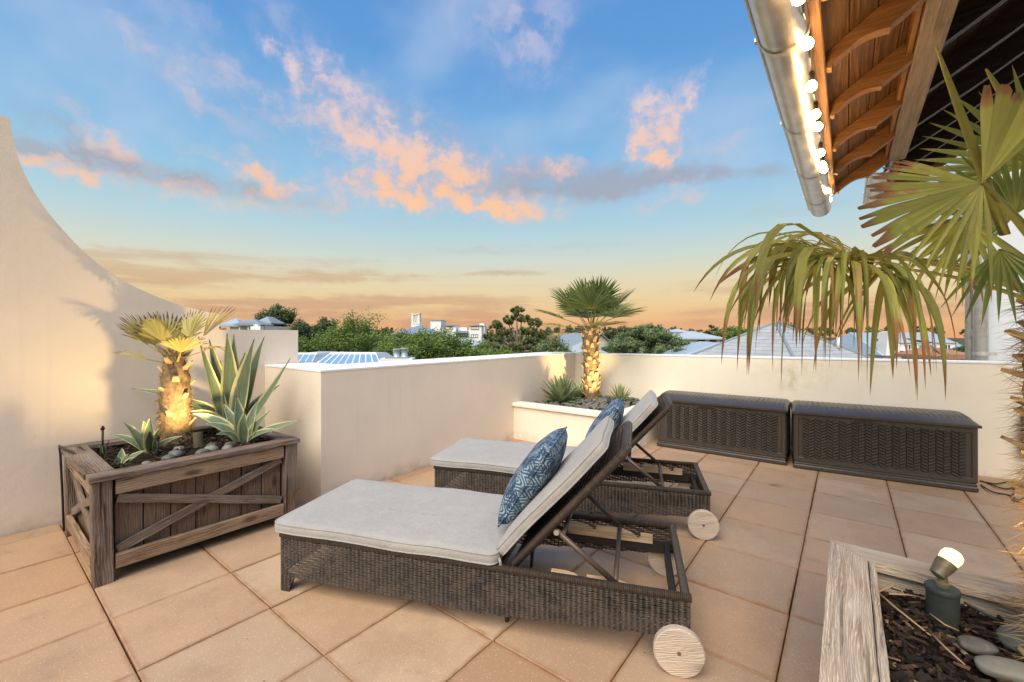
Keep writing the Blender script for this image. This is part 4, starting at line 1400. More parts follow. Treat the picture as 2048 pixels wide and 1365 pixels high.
for (pts, r, lab) in (([(1740, 1172, .03), (1790, 1215, .035), (1862, 1272, .02)], .0042, 'long brown dry stalk slanting across the bark mulch'), ([(1742, 1190, .02), (1785, 1172, .05), (1790, 1170, .05)], .0038, 'short forked dry stalk near the bed corner'),
                      ([(1865, 1270, .03), (1895, 1300, .03), (1930, 1330, .02)], .0034, 'thin pale dry stalk below the lamp canister'), ([(1778, 1188, .03), (1815, 1190, .03), (1856, 1197, .02)], .0034, 'reddish dry stalk lying towards the lamp canister'),
                      ([(1755, 1310, .02), (1800, 1340, .02), (1830, 1362, .02)], .0030, 'dark thin stalk at the bottom of the bark mulch'), ([(1860, 1228, .03), (1890, 1250, .03), (1918, 1262, .02)], .0028, 'pale twig in front of the lamp canister')):
    q = []
    for u_, v_, h_ in pts:
        d = view(u_, v_, 1.0) - EYE
        q.append(EYE + d * ((BSZ + h_ + 0.02 - EYE.z) / d.z))
    MB().tube(q, [r, r * .9, r * .5], 6).build('dry_stalk', MAT['dry_stalk'], smooth='all', label=lab, cat='twig')

# ================================================================ palms and agaves
def leaf_mat(name, base, mid, tip, tipstart=0.82, trans=0.3, rough=0.5, var=0.25, dead=0.0):
    n = new_mat(name, rough, 0.35)
    t, s = attr(n, 't'), attr(n, 's')
    w = n.math('ADD', t, n.math('MULTIPLY', n.math('SUBTRACT', n.noise(n.obj, 40, 3), 0.5), 0.12))
    w = n.math('ADD', w, n.math('MULTIPLY', n.math('SUBTRACT', s, 0.5), 0.18))
    c = n.ramp(w, [(0.0, base), (0.35, mid), (tipstart - 0.06, mid), (tipstart, tip), (1.0, tuple(x * 0.6 for x in tip[:3]))])
    if dead:
        c = n.mix(n.step(n.math('ADD', s, n.math('MULTIPLY', n.math('SUBTRACT', n.noise(n.obj, 12, 3), 0.5), 0.5)), 1.02 - dead, 1.08 - dead, 0, 0.85), c, (0.36, 0.23, 0.10, 1))
    hv = n.n('HueSaturation', {'Hue': 0.5, 'Saturation': 1.0, 'Value': n.math('ADD', 1.0 - var, n.math('MULTIPLY', s, 2 * var)), 'Color': c}).outputs[0]
    n.put(n.bsdf.inputs['Base Color'], hv)
    tr = n.n('BsdfTranslucent', {'Color': hv})
    mx = n.n('MixShader', {0: trans, 1: n.bsdf.outputs[0], 2: tr.outputs[0]})
    out = [q for q in n.nt.nodes if q.type == 'OUTPUT_MATERIAL'][0]
    n.nt.links.new(mx.outputs[0], out.inputs[0])
    MAT[name] = n.mat
    return n.mat


leaf_mat('palm_green', (0.34, 0.35, 0.10), (0.175, 0.235, 0.07), (0.24, 0.23, 0.09), 0.93, 0.35, 0.45, 0.35)
leaf_mat('palm_yellow', (0.56, 0.46, 0.15), (0.50, 0.43, 0.14), (0.17, 0.095, 0.05), 0.86)
leaf_mat('palm_near', (0.52, 0.49, 0.14), (0.37, 0.38, 0.095), (0.34, 0.19, 0.08), 0.86, 0.40, 0.45, 0.25, 0.04)
leaf_mat('palm_droop', (0.50, 0.46, 0.13), (0.34, 0.345, 0.09), (0.33, 0.18, 0.075), 0.80, 0.40, 0.45, 0.38, 0.16)
leaf_mat('palm_dead', (0.42, 0.32, 0.16), (0.40, 0.29, 0.14), (0.24, 0.15, 0.08), 0.7)
plain('palm_fibre', (0.20, 0.135, 0.075), 0.9, 0.1, 0, 0.5, 30, 0.8)
plain('palm_boot', (0.40, 0.29, 0.155), 0.85, 0.1, 0, 0.35, 30, 0.5)
plain('palm_hair', (0.36, 0.25, 0.13), 0.8, 0.2, 0, 0.3, 30, 0)


def fan(m, hub, axis, nrm, Rd, spread, nseg, fused, droop, rg, fold=0.55, wmul=1.0, g=(0, 0, -1), blunt=0.0, curl=0.0, back=0.0, taper=None, wild=0.0):
    """a fan leaf: pleated blades fused near the hub, free and bending down further out"""
    axis, nrm = Vector(axis).normalized(), Vector(nrm).normalized()
    nrm = (nrm - axis * nrm.dot(axis)).normalized()
    side = nrm.cross(axis)
    hub = Vector(hub)
    dl = spread / nseg
    for i in range(nseg):
        ph = -spread / 2 + dl * (i + 0.5)
        d = axis * math.cos(ph) + side * math.sin(ph)
        d = (d + nrm * (curl * abs(math.sin(ph)) + rg.uniform(-0.03, 0.03))).normalized()
        L_ = Rd * (0.80 + 0.20 * math.cos(ph * 0.75)) * rg.uniform(0.93, 1.04)
        ff = fused * rg.uniform(0.9 - 0.4 * wild, 1.1 + 0.25 * wild)
        if taper:
            L_ *= taper[0] + (taper[1] - taper[0]) * (i + 0.5) / nseg
        if wild:
            L_ *= rg.uniform(0.72, 1.15)
            d = (d + side * rg.gauss(0, 0.12 * wild) + nrm * rg.gauss(0.05, 0.16 * wild)).normalized()
        K = 12
        p = hub.copy()
        vs_, ts = [], []
        wf = L_ * ff * math.tan(dl / 2) * wmul
        cut = blunt and rg.random() < blunt
        bend = droop * rg.uniform(0.6 - 0.25 * wild, 1.5 + 0.9 * wild)
        twist = rg.gauss(0, 0.9) * wild
        for k in range(K + 1):
            q = k / K
            if q <= ff:
                w = L_ * q * math.tan(dl / 2) * wmul + 0.0006
            else:
                z_ = (q - ff) / (1 - ff)
                w = wf * (1 - z_ ** 1.6) if not cut else wf * (1 - 0.55 * z_)
            wv = d.cross(nrm)
            if wv.length < 1e-4:
                wv = side
            wv.normalize()
            nn = wv.cross(d).normalized()
            if wild:
                tw = twist * q
                wv, nn = wv * math.cos(tw) + nn * math.sin(tw), nn * math.cos(tw) - wv * math.sin(tw)
            f_ = fold * w
            vs_ += [p - wv * w + nn * f_, p.copy(), p + wv * w + nn * f_]
            ts += [q] * 3
            bk = min(1.0, max(0.0, (q - ff * 0.7) / 0.12))
            d = (d + Vector(g) * bend * bk / K + nrm * back * bk / K).normalized()
            p = p + d * (L_ / K)
        fs = []
        for k in range(K):
            a = k * 3
            fs += [(a, a + 1, a + 4, a + 3), (a + 1, a + 2, a + 5, a + 4)]
        m.add(vs_, fs, t=ts, s=rg.random())


def petiole(m, a, b_, sag, r0, r1, tval=0.05):
    a, b_ = Vector(a), Vector(b_)
    pts = []
    for k in range(9):
        q = k / 8
        p = a.lerp(b_, q)
        p.z += sag * 4 * q * (1 - q)
        pts.append(p)
    m.tube(pts, [r0 + (r1 - r0) * k / 8 for k in range(9)], 7, flat=0.6, t=[tval] * 9)
    return (pts[-1] - pts[-2]).normalized()


def hair_tufts(m, center, r0, r1, z0, z1, count, rg, ln=(0.03, 0.09), wid=0.0015, lean=None, out=0.8):
    for _ in range(count):
        z = rg.uniform(z0, z1)
        a = rg.uniform(0, 2 * PI)
        q = (z - z0) / max(1e-6, (z1 - z0))
        r = r0 + (r1 - r0) * q
        c0 = Vector(center) + (Vector(lean) * q if lean else Vector((0, 0, 0)))
        o = Vector((math.cos(a), math.sin(a), 0))
        p = Vector((c0.x, c0.y, z)) + o * r * rg.uniform(0.85, 1.0)
        d = (o * out + Vector((rg.gauss(0, .6), rg.gauss(0, .6), rg.gauss(0.1, .7)))).normalized()
        L_ = rg.uniform(*ln)
        tv = d.orthogonal().normalized() * wid
        p1 = p + d * L_ * .5
        d2 = (d + Vector((rg.gauss(0, .4), rg.gauss(0, .4), -0.45))).normalized()
        p2 = p1 + d2 * L_ * .5
        m.add([p - tv, p + tv, p1 + tv * .8, p1 - tv * .8, p2], [(0, 1, 2, 3), (3, 2, 4)], s=rg.random())


def trunk(parent, O, pts, rad, rg, boots, boot_len, hair, hairlen, mat='palm_fibre', boot_w=0.05, up=1.0):
    """rough trunk: fibre core, cut leaf bases set in spirals, loose hair"""
    m = MB()
    N, K = 20, len(pts)
    vs_, fs = [], []
    M_ = 26
    P = []
    for i in range(M_ + 1):
        q = i / M_ * (K - 1)
        a = min(int(q), K - 2)
        P.append((Vector(pts[a]).lerp(Vector(pts[a + 1]), q - a), rad[a] + (rad[a + 1] - rad[a]) * (q - a)))
    for i, (c0, r) in enumerate(P):
        for j in range(N):
            an = 2 * PI * j / N
            rr = r * (1 + 0.10 * mnoise.noise(Vector((math.cos(an) * 2, math.sin(an) * 2, c0.z * 9))) + 0.05 * math.sin(c0.z * 70 + an * 2))
            vs_.append(c0 + Vector((math.cos(an) * rr, math.sin(an) * rr, 0)))
    for i in range(M_):
        for j in range(N):
            fs.append((i * N + j, i * N + (j + 1) % N, (i + 1) * N + (j + 1) % N, (i + 1) * N + j))
    fs.append(tuple(M_ * N + j for j in range(N)))
    m.add(vs_, fs, M=O)
    tr = m.build('trunk', MAT[mat], parent, 'all')
    m = MB()
    for k in range(boots):
        q = (k + 0.5) / boots
        i = min(int(q * M_), M_)
        c0, r = P[i]
        an = k * 2.399
        o = Vector((math.cos(an), math.sin(an), 0))
        s_ = Vector((-o.y, o.x, 0))
        L_ = boot_len * rg.uniform(0.6, 1.3)
        d = (o * rg.uniform(0.55, 0.9) + Vector((0, 0, up * rg.uniform(0.6, 1.1)))).normalized()
        b0 = c0 + o * r * 0.8
        w = boot_w * rg.uniform(0.7, 1.1)
        e = b0 + d * L_
        nn = s_.cross(d)
        m.add([b0 - s_ * w * .6 - nn * .008, b0 + s_ * w * .6 - nn * .008, b0 + s_ * w * .5 + nn * .012, b0 - s_ * w * .5 + nn * .012,
               e - s_ * w * .33 - nn * .004, e + s_ * w * .33 - nn * .004, e + s_ * w * .28 + nn * .006, e - s_ * w * .28 + nn * .006],
              [(0, 1, 5, 4), (1, 2, 6, 5), (2, 3, 7, 6), (3, 0, 4, 7), (4, 5, 6, 7)], M=O, s=rg.random())
    if boots:
        m.build('leaf_bases', MAT['palm_boot'], tr, kind='stuff', fix=True)
    m = MB()
    hair_tufts(m, O @ Vector(pts[0]), rad[0], rad[-1], (O @ Vector(pts[0])).z, (O @ Vector(pts[-1])).z, hair, rg, hairlen, lean=Vector(pts[-1]) - Vector(pts[0]))
    m.build('trunk_hair', MAT['palm_hair'], tr, kind='stuff')
    return tr


def crown(parent, O, top, leaves, rg, mat, pet_r=(0.012, 0.006)):
    """leaves: (bearing, elevation, petiole length, fan radius, spread deg, blades, fused, droop, sag, roll, material)"""
    for (azm, elv, pl_, fr_, spd, ns, fu, dr, sag, mt) in leaves:
        m = MB()
        d = Vector((math.cos(R(azm)) * math.cos(R(elv)), math.sin(R(azm)) * math.cos(R(elv)), math.sin(R(elv))))
        a = Vector(top) + Vector((math.cos(R(azm)), math.sin(R(azm)), 0)) * 0.03 + Vector((0, 0, rg.uniform(-.05, .03)))
        h = a + d * pl_
        ax = petiole(m, O @ a, O @ h, sag, *pet_r)
        side = Vector((-math.sin(R(azm)), math.cos(R(azm)), 0))
        nrm = ax.cross(side) * -1
        if nrm.z < 0:
            nrm = -nrm
        ax2 = (ax + nrm * 0.1).normalized()
        fan(m, O @ h, ax2, nrm, fr_, R(spd), ns, fu, dr, rg, curl=0.12, fold=0.35, wmul=1.12)
        m.build('frond', MAT[mt or mat], parent)


# --- corner palm
rg = random.Random(21)
cp = empty('fan_palm', (-3.117, 6.003, 0.44), 'green fan palm with a rough lit trunk in the corner bed', 'palm')
I4 = Matrix.Identity(4)
trunk(cp, I4, [(0, 0, -0.05), (0.0, 0, 0.25), (-0.01, 0.0, 0.6), (-0.02, 0.01, 0.98), (-0.02, 0.01, 1.14)], [0.125, 0.118, 0.118, 0.125, 0.06], rg, 84, 0.095, 1600, (0.02, 0.07), boot_w=0.075)
lv = []
for k in range(15):
    a = k * 137.5 + rg.uniform(-12, 12)
    q = k / 14
    lv.append((a, 78 - 62 * q + rg.uniform(-5, 5), 0.36 + 0.12 * q, 0.46 + 0.06 * rg.random(), 200 - 20 * rg.random(), 26, 0.55, 0.16 + 0.30 * q, 0.02, None))
lv += [(205, 5, 0.40, 0.42, 170, 26, 0.45, 0.9, 0.0, 'palm_yellow'), (230, -8, 0.36, 0.38, 150, 22, 0.45, 1.4, 0.0, 'palm_dead'), (320, 8, 0.42, 0.42, 170, 26, 0.45, 0.7, 0.0, 'palm_yellow'),
       (150, 0, 0.36, 0.40, 150, 22, 0.45, 1.1, 0.0, 'palm_green')]
crown(cp, I4, (-0.02, 0.01, 1.08), lv, rg, 'palm_green')

# --- palm in the wooden planter
rg = random.Random(33)
lp = empty('fan_palm', (-4.19, 1.04, 0.58), 'small yellowing fan palm with a hairy floodlit trunk in the wooden planter', 'palm')
trunk(lp, I4, [(0, 0, -0.05), (0, 0, 0.25), (0.0, 0, 0.45), (0.0, 0, 0.60), (-0.01, 0, 0.74)], [0.105, 0.104, 0.100, 0.080, 0.040], rg, 22, 0.09, 5200, (0.02, 0.09), boot_w=0.05)
br = lambda u_: math.degrees(YAW) + u_       # bearing measured from the view's own right-hand side
lv = [(br(182), 50, 0.20, 0.31, 150, 24, 0.62, 0.05, 0.0, None), (br(150), 68, 0.18, 0.29, 140, 20, 0.6, 0.05, 0.0, None), (br(210), 36, 0.16, 0.26, 120, 16, 0.6, 0.1, 0.0, None),
      (br(8), 44, 0.24, 0.34, 70, 12, 0.5, 0.05, 0.0, None), (br(320), 36, 0.18, 0.22, 120, 16, 0.55, 0.5, 0.0, None), (br(262), 60, 0.15, 0.24, 130, 18, 0.6, 0.1, 0.0, None),
      (br(70), 66, 0.18, 0.26, 130, 18, 0.6, 0.1, 0.0, None), (br(0), 18, 0.20, 0.20, 100, 10, 0.4, 1.8, 0.0, 'palm_dead'),
      (br(188), 12, 0.18, 0.22, 90, 11, 0.5, 0.2, 0.0, None)]
crown(lp, I4, (-0.01, 0, 0.66), lv, rg, 'palm_yellow', (0.010, 0.005))

# --- near palm in the raised bed
rg = random.Random(47)
TB = Vector((0.545, 2.0, BSZ))
npalm = empty('fan_palm', TB, 'large fan palm with drooping brown-tipped leaves at the right edge', 'palm')
ON = Matrix.Translation(-TB)
trunk(npalm, I4, [(0.03, -0.01, -0.05), (0.03, 0, 0.3), (0.01, 0, 0.6), (-0.015, 0.0, 0.9), (-0.02, 0.0, 1.12)], [0.10, 0.10, 0.105, 0.105, 0.06], rg, 70, 0.075, 6500, (0.03, 0.14), boot_w=0.06, up=0.45)


def near_leaf(root, hub, axis, nrm, Rd, spd, ns, fu, dr, sag, mat='palm_near', pr=(0.011, 0.006), **k):
    m = MB()
    root, hub, axis, nrm = Vector(root), Vector(hub), Vector(axis), Vector(nrm)
    petiole(m, ON @ root, ON @ hub, sag, *pr)
    fan(m, ON @ hub, axis, nrm, Rd, R(spd), ns, fu, dr, rg, **k)
    return m.build('frond', MAT[mat], npalm)


toward = lambda p: (EYE - p).normalized()
crown_top = TB + Vector((-0.02, 0, 1.10))
UPV = Vector((0, 0, 1))
# the big open leaf that faces the viewer: one side spread to the left, one folded upwards
hA = view(1962, 366, 1.22)
near_leaf(crown_top + Vector((0.02, 0.02, 0.0)), hA, (-VR * 0.97 - UPV * 0.08), toward(hA) + UPV * 0.45 - VF * 0.1, 0.43, 62, 15, 0.80, 0.10, 0.03, blunt=0.75, fold=0.42, taper=(0.5, 1.06))
near_leaf(crown_top, hA + Vector((0.004, 0.004, 0.003)), (UPV * 0.86 + VR * 0.42), toward(hA) + VR * 0.3, 0.30, 44, 6, 0.85, 0.03, 0.02, blunt=0.9, fold=0.4)
near_leaf(crown_top, hA + Vector((0.004, 0.004, -0.004)), (-UPV * 0.8 - VR * 0.55), toward(hA) + VR * 0.5, 0.36, 84, 8, 0.30, 1.2, 0.02, fold=0.5, wmul=0.9)
# the drooping leaf that hangs before the boxes
hB = view(1700, 520, 1.34)
near_leaf(crown_top + Vector((0, 0.05, -0.03)), hB, (-VR + UPV * 0.16), UPV + toward(hB) * 0.45, 0.60, 240, 48, 0.34, 5.0, 0.06, fold=0.4, wmul=1.45, wild=1.1, mat='palm_droop')
hB2 = view(1650, 512, 1.40)
near_leaf(crown_top + Vector((0, 0.06, -0.02)), hB2, (-VR + UPV * 0.10), UPV + toward(hB2) * 0.5, 0.44, 190, 26, 0.30, 6.5, 0.05, fold=0.4, wmul=1.2, wild=1.2, pr=(0.009, 0.004), mat='palm_droop')
hC = view(1745, 520, 1.46)
near_leaf(crown_top + Vector((0, 0.08, 0.0)), hC, (-VR + UPV * 0.10), UPV + toward(hC) * 0.3, 0.58, 170, 22, 0.36, 3.2, 0.05, fold=0.4, wmul=1.25, wild=1.0, mat='palm_droop')
hD = view(1770, 535, 1.28)
near_leaf(crown_top + Vector((0, 0.0, -0.05)), hD, (-VR * 0.5 - UPV * 0.6), toward(hD) + UPV * 0.3, 0.36, 120, 9, 0.30, 1.6, 0.03, fold=0.4, wmul=0.9, wild=1.0, mat='palm_droop')
# leaves over the right margin
hE = view(2030, 430, 1.35)
near_leaf(crown_top, hE, (-VR * 0.3 + UPV * 0.2), toward(hE) + VR * 0.4, 0.30, 200, 24, 0.45, 0.5, 0.02, 'palm_green')
hF = view(2075, 330, 1.45)
near_leaf(crown_top, hF, (UPV * 0.8 - VR * 0.5), toward(hF), 0.34, 150, 20, 0.5, 0.2, 0.0, 'palm_green')
hG = view(1930, 440, 1.30)
near_leaf(crown_top, hG, (-UPV * 0.8 - VR * 0.35), toward(hG), 0.27, 120, 12, 0.35, 0.6, 0.02, 'palm_near')
hH = view(2000, 500, 1.2)
near_leaf(crown_top, hH, (-UPV * 0.9 + VR * 0.1), toward(hH), 0.22, 100, 10, 0.35, 0.6, 0.02, 'palm_green')
# unopened spears
for (a_, b_, w_) in (((2010, 470, 1.3), (1872, 92, 1.22), 0.012), ((2090, 330, 1.3), (1972, 138, 1.25), 0.012)):
    m = MB()
    p, q = view(*a_), view(*b_)
    pts = [p.lerp(q, k / 8) for k in range(9)]
    m.tube([ON @ z_ for z_ in pts], [w_ * (1.15 - 0.9 * (k / 8) ** 3) for k in range(9)], 6, flat=0.45, t=[0.10 + 0.2 * k / 8 for k in range(9)])
    m.build('spear_leaf', MAT['palm_near'], npalm, 'all')

# --- agaves
def agave_mat(name, centre, edge, stripe=0.72):
    n = new_mat(name, 0.5, 0.35)
    s, t = attr(n, 's'), attr(n, 't')
    w = n.math('ADD', s, n.math('MULTIPLY', n.math('SUBTRACT', n.noise(n.mapping(n.obj, sc=(9, 9, 4)), 3.0, 3), 0.5), 0.22))
    c = n.mix(n.step(n.noise(n.mapping(n.obj, sc=(60, 60, 6)), 1.0, 3), 0.35, 0.7), centre, tuple(x * 1.3 for x in centre[:3]) + (1,))
    c = n.mix(n.step(w, stripe - 0.05, stripe + 0.05), c, edge)
    c = n.mix(n.step(t, 0.955, 0.975), c, (0.05, 0.025, 0.015, 1))
    n.put(n.bsdf.inputs['Base Color'], c)
    MAT[name] = n.mat


agave_mat('agave_striped', (0.125, 0.165, 0.10, 1), (0.52, 0.49, 0.25, 1))
agave_mat('agave_green', (0.145, 0.19, 0.085, 1), (0.27, 0.30, 0.13, 1), 0.88)
agave_mat('yucca_striped', (0.18, 0.22, 0.09, 1), (0.42, 0.42, 0.19, 1), 0.5)


def agave_leaf(m, base, ctrl, tip, w, up, cup=0.35, thick=0.05, teeth=True):
    """blade along a bent line; s runs from the midline (0) to the margin (1)"""
    base, ctrl, tip = Vector(base), Vector(ctrl), Vector(tip)
    K = 14
    vs_, ts, ss, fs = [], [], [], []
    cols = [-1, -0.72, -0.35, 0, 0.35, 0.72, 1]
    nc = len(cols)
    for k in range(K + 1):
        q = k / K
        p = base * (1 - q) ** 2 + ctrl * 2 * q * (1 - q) + tip * q * q
        d = ((ctrl - base) * (1 - q) + (tip - ctrl) * q).normalized()
        sv = d.cross(Vector(up)).normalized()
        nn = sv.cross(d).normalized()
        prof = (0.62 + 0.38 * math.sin(min(1, q / 0.45) * PI / 2)) if q < 0.45 else max(0.012, (1 - ((q - 0.45) / 0.55) ** 1.35))
        hw = w / 2 * prof
        th_ = w * thick * (1.6 - 1.4 * q)
        for c_ in cols:
            vs_.append(p + sv * (c_ * hw) + nn * (cup * hw * c_ * c_))
            ts.append(q); ss.append(abs(c_))
        for c_ in reversed(cols[1:-1]):
            vs_.append(p + sv * (c_ * hw) + nn * (cup * hw * c_ * c_ - th_ * (1 - c_ * c_) * 1.6))
            ts.append(q); ss.append(abs(c_))
    n_ = nc + nc - 2
    for k in range(K):
        for i in range(n_):
            i2 = (i + 1) % n_
            fs.append((k * n_ + i, k * n_ + i2, (k + 1) * n_ + i2, (k + 1) * n_ + i))
    m.add(vs_, fs, t=ts, s=ss)


def agave(base, tips, w, label, mat, depth0, bow=0.10, group=None):
    """tips: (u, v, depth offset, bow, width factor)"""
    e = empty('agave', base, label, 'agave', group)
    O_ = Matrix.Translation(-Vector(base))
    for (u_, v_, dd, bo, wf) in tips:
        tip = view(u_, v_, depth0 + dd)
        b0 = Vector(base)
        out = tip - b0
        hor = Vector((out.x, out.y, 0))
        ctrl = b0 + out * 0.5 + Vector((0, 0, 1)) * bo * out.length - hor * 0.10
        upv = Vector((0, 0, 1)) * 0.6 - hor.normalized() * 0.5 + (EYE - b0).normalized() * 1.1 if out.z > 0.25 * out.length else Vector((0, 0, 1)) - hor.normalized() * 0.3 + (EYE - b0).normalized() * 0.5
        m = MB()
        st = b0 + hor.normalized() * 0.02
        agave_leaf(m, O_ @ st, O_ @ ctrl, O_ @ tip, w * wf, upv)
        m.build('leaf', MAT[mat], e, 60, fix=True)
    return e


agave((-4.13, 1.42, 0.57), [(396, 672, -.12, -.18, .8), (418, 678, .0, -.10, 1.05), (454, 666, .05, .02, 1.05), (468, 668, .15, .05, .8), (509, 677, -.05, .0, 1.15), (529, 673, .08, -.04, 1.0), (522, 690, .2, .0, .8),
                            (581, 716, -.05, -.22, .8), (262, 778, .0, .18, .7), (372, 799, -.18, .22, .7), (378, 824, -.28, .25, .7), (560, 770, .25, .1, .8), (440, 720, .3, .05, 1.0), (490, 705, .3, .05, 1.0)],
      0.140, 'tall variegated agave with cream edges behind the planter palm', 'agave_striped', 3.63)
agave((-3.74, 1.36, 0.585), [(382, 828, -.05, .20, .95), (445, 806, .08, .02, .9), (473, 792, .03, .0, 1.0), (516, 801, .03, .0, .95), (541, 821, .0, .02, .85), (602, 841, -.05, .06, .8), (408, 848, -.12, .24, .8), (558, 860, -.12, .12, .7),
                             (490, 815, -.15, .0, .9), (430, 870, -.22, .25, .6)],
      0.098, 'mid-sized variegated agave at the right end of the wooden planter', 'agave_striped', 3.36)
agave((-4.02, 0.84, 0.585), [(246, 845, .0, .10, .9), (287, 840, .06, .02, .9), (300, 835, .02, .02, 1.0), (321, 855, -.03, .05, 1.0), (217, 869, -.02, .16, .7), (368, 872, .05, .10, .6), (300, 862, -.12, .05, .8)],
      0.075, 'young variegated agave left of the floodlit palm trunk', 'agave_striped', 3.08)
agave((-3.74, 0.64, 0.585), [(234, 913, .0, .12, .9), (244, 896, .05, .02, .9), (258, 907, .0, .02, .8), (293, 901, .02, .10, .9), (270, 915, -.05, .1, .6)],
      0.050, 'small variegated agave pup at the near corner of the planter', 'agave_striped', 2.80)
agave((-4.13, 0.62, 0.585), [(194, 884, .0, .10, .9), (219, 880, .0, .05, .9), (205, 890, -.05, .05, .7), (213, 893, .05, .05, .7)],
      0.032, 'tiny agave pup by the left irrigation spike', 'agave_striped', 2.95)


def rosette(base, count, Lr, w, elr, label, mat, seed):
    rg = random.Random(seed)
    e = empty('agave', base, label, 'agave')
    for k in range(count):
        a = k * 2.39996 + rg.uniform(-.15, .15)
        q = k / (count - 1)
        e0 = R(elr[0] + (elr[1] - elr[0]) * q + rg.uniform(-5, 5))
        L_ = Lr * (0.72 + 0.28 * math.sin(PI * min(1, 0.25 + q * 0.8))) * rg.uniform(.92, 1.08)
        d = Vector((math.cos(a) * math.cos(e0), math.sin(a) * math.cos(e0), math.sin(e0)))
        hor = Vector((math.cos(a), math.sin(a), 0))
        m = MB()
        tip = d * L_
        agave_leaf(m, hor * 0.02, d * L_ * 0.5 + Vector((0, 0, -0.03 * L_)), tip, w * rg.uniform(.85, 1.1), Vector((0, 0, 1)) * math.cos(e0) - hor * math.sin(e0) + Vector((0, 0, .2)), cup=0.5, thick=0.07)
        m.build('leaf', MAT[mat], e, 60, fix=True)
    return e


rosette((-3.30, 5.42, 0.45), 38, 0.41, 0.095, (85, -2), 'green agave rosette at the left front of the corner bed', 'agave_green', 2)
rosette((-3.28, 5.93, 0.45), 24, 0.27, 0.050, (82, 8), 'small green agave tucked left of the corner palm', 'agave_green', 5)
rosette((-2.66, 6.02, 0.45), 44, 0.29, 0.032, (84, 6), 'spiky yellow-striped rosette right of the corner palm', 'yucca_striped', 8)

# ================================================================ garden lamps, irrigation, cables
n = new_mat('lamp_lens', 0.3)
n.put(n.bsdf.inputs['Emission Color'], (1.0, 0.82, 0.40, 1))
n.put(n.bsdf.inputs['Base Color'], (0.3, 0.25, 0.12, 1))
n.bsdf.inputs['Emission Strength'].default_value = 1.5
MAT['lamp_lens'] = n.mat
WARM = (1.0, 0.72, 0.32)


def spot(name, loc, aim, power, size, blend, parent=None, rad=0.02, col=WARM):
    l = bpy.data.lights.new(name, 'SPOT')
    l.energy = power
    l.spot_size = R(size)
    l.spot_blend = blend
    l.shadow_soft_size = rad
    l.color = col
    o = bpy.data.objects.new(name, l)
    COL.objects.link(o)
    o.location = loc
    o.rotation_euler = (Vector(loc) - Vector(aim)).to_track_quat('Z', 'Y').to_euler()
    return o


# lamp in the raised bed
LB = Vector((0.262, 2.085, BSZ))
lamp = empty('garden_lamp', LB, 'lit uplight on a green-grey canister in the raised bed', 'lamp')
MB().lathe([(0.043, -0.05), (0.043, 0.118), (0.046, 0.120), (0.047, 0.130), (0.044, 0.136), (0.036, 0.139)], 28).build('canister', MAT['green_canister'], lamp, 40)
MB().lathe([(0.020, 0.136), (0.020, 0.150), (0.014, 0.154), (0.013, 0.178), (0.018, 0.182)], 16).build('stem', MAT['brass_fixture'], lamp, 40)
hd = Vector((0.62, 0.10, 0.78)).normalized()
hd = (VR * 0.62 + VF * 0.05 + UPV * 0.66).normalized()
HM = frame((0, 0, 0.20), hd, (0, 1, 0)) @ Matrix.Rotation(R(90), 4, 'Y')
head = MB().lathe([(0.010, -0.036), (0.021, -0.030), (0.024, -0.010), (0.028, 0.010), (0.029, 0.026), (0.026, 0.027)], 22).build('lamp_head', MAT['brass_fixture'], lamp, 40, HM)
MB().lathe([(0.026, 0.020), (0.030, 0.050), (0.027, 0.064), (0.016, 0.074), (0.004, 0.077)], 20).build('lens', MAT['lamp_lens'], head, 'all')
spot('lamp_beam', LB + Vector((0, 0, 0.20)) + hd * 0.10, LB + Vector((0.20, -0.03, 0.85)), 26, 165, 0.9)
MB().tube([LB + Vector((0.05, -0.02, 0.11)), LB + Vector((0.16, 0.02, 0.05)), LB + Vector((0.34, 0.04, 0.03)), LB + Vector((0.6, 0.0, 0.02))], 0.004, 6).build('lamp_cable', MAT['black_plastic'], smooth='all',
    label='thin black cable running from the lit lamp to the right', cat='cable')

# lamp in the wooden planter, aimed at the trunk
L2 = Vector((-3.73, 1.06, 0.60))
lamp2 = empty('garden_lamp', L2, 'small brown tilted uplight at the foot of the planter palm', 'lamp')
hd2 = (Vector((-4.19, 1.03, 0.95)) - L2).normalized()
HM2 = frame((0, 0, 0.075), Vector((-0.25, 0.02, 0.95)).normalized(), (0, 1, 0)) @ Matrix.Rotation(R(90), 4, 'Y')
MB().lathe([(0.026, -0.055), (0.030, -0.05), (0.031, 0.05), (0.033, 0.055), (0.028, 0.056)], 20).build('lamp_head', MAT['brass_fixture'], lamp2, 40, HM2)
MB().tube([(0, 0, -0.03), (0, 0, 0.03)], 0.010, 10).build('stake', MAT['brass_fixture'], lamp2, 'all')
spot('planter_beam', L2 + Vector((-0.03, 0.0, 0.145)), Vector((-4.19, 0.96, 1.15)), 36, 115, 0.8)

# lamp hidden by the stones of the corner bed
L3 = Vector((-2.64, 5.62, 0.47))
lamp3 = empty('garden_lamp', L3, 'small dark uplight among the gravel in front of the corner palm', 'lamp')
MB().lathe([(0.022, -0.04), (0.026, -0.035), (0.027, 0.03), (0.024, 0.034)], 16).build('lamp_head', MAT['dark_metal'], lamp3, 40, frame((0, 0, 0.03), Vector((-0.3, 0.4, 0.85)).normalized(), (0, 1, 0)) @ Matrix.Rotation(R(90), 4, 'Y'))
MB().tube([(0, 0, -0.04), (0, 0, 0.02)], 0.008, 8).build('stake', MAT['dark_metal'], lamp3, 'all')
spot('corner_beam', L3 + Vector((-0.02, 0.03, 0.075)), Vector((-3.25, 5.93, 1.10)), 75, 88, 1.0)

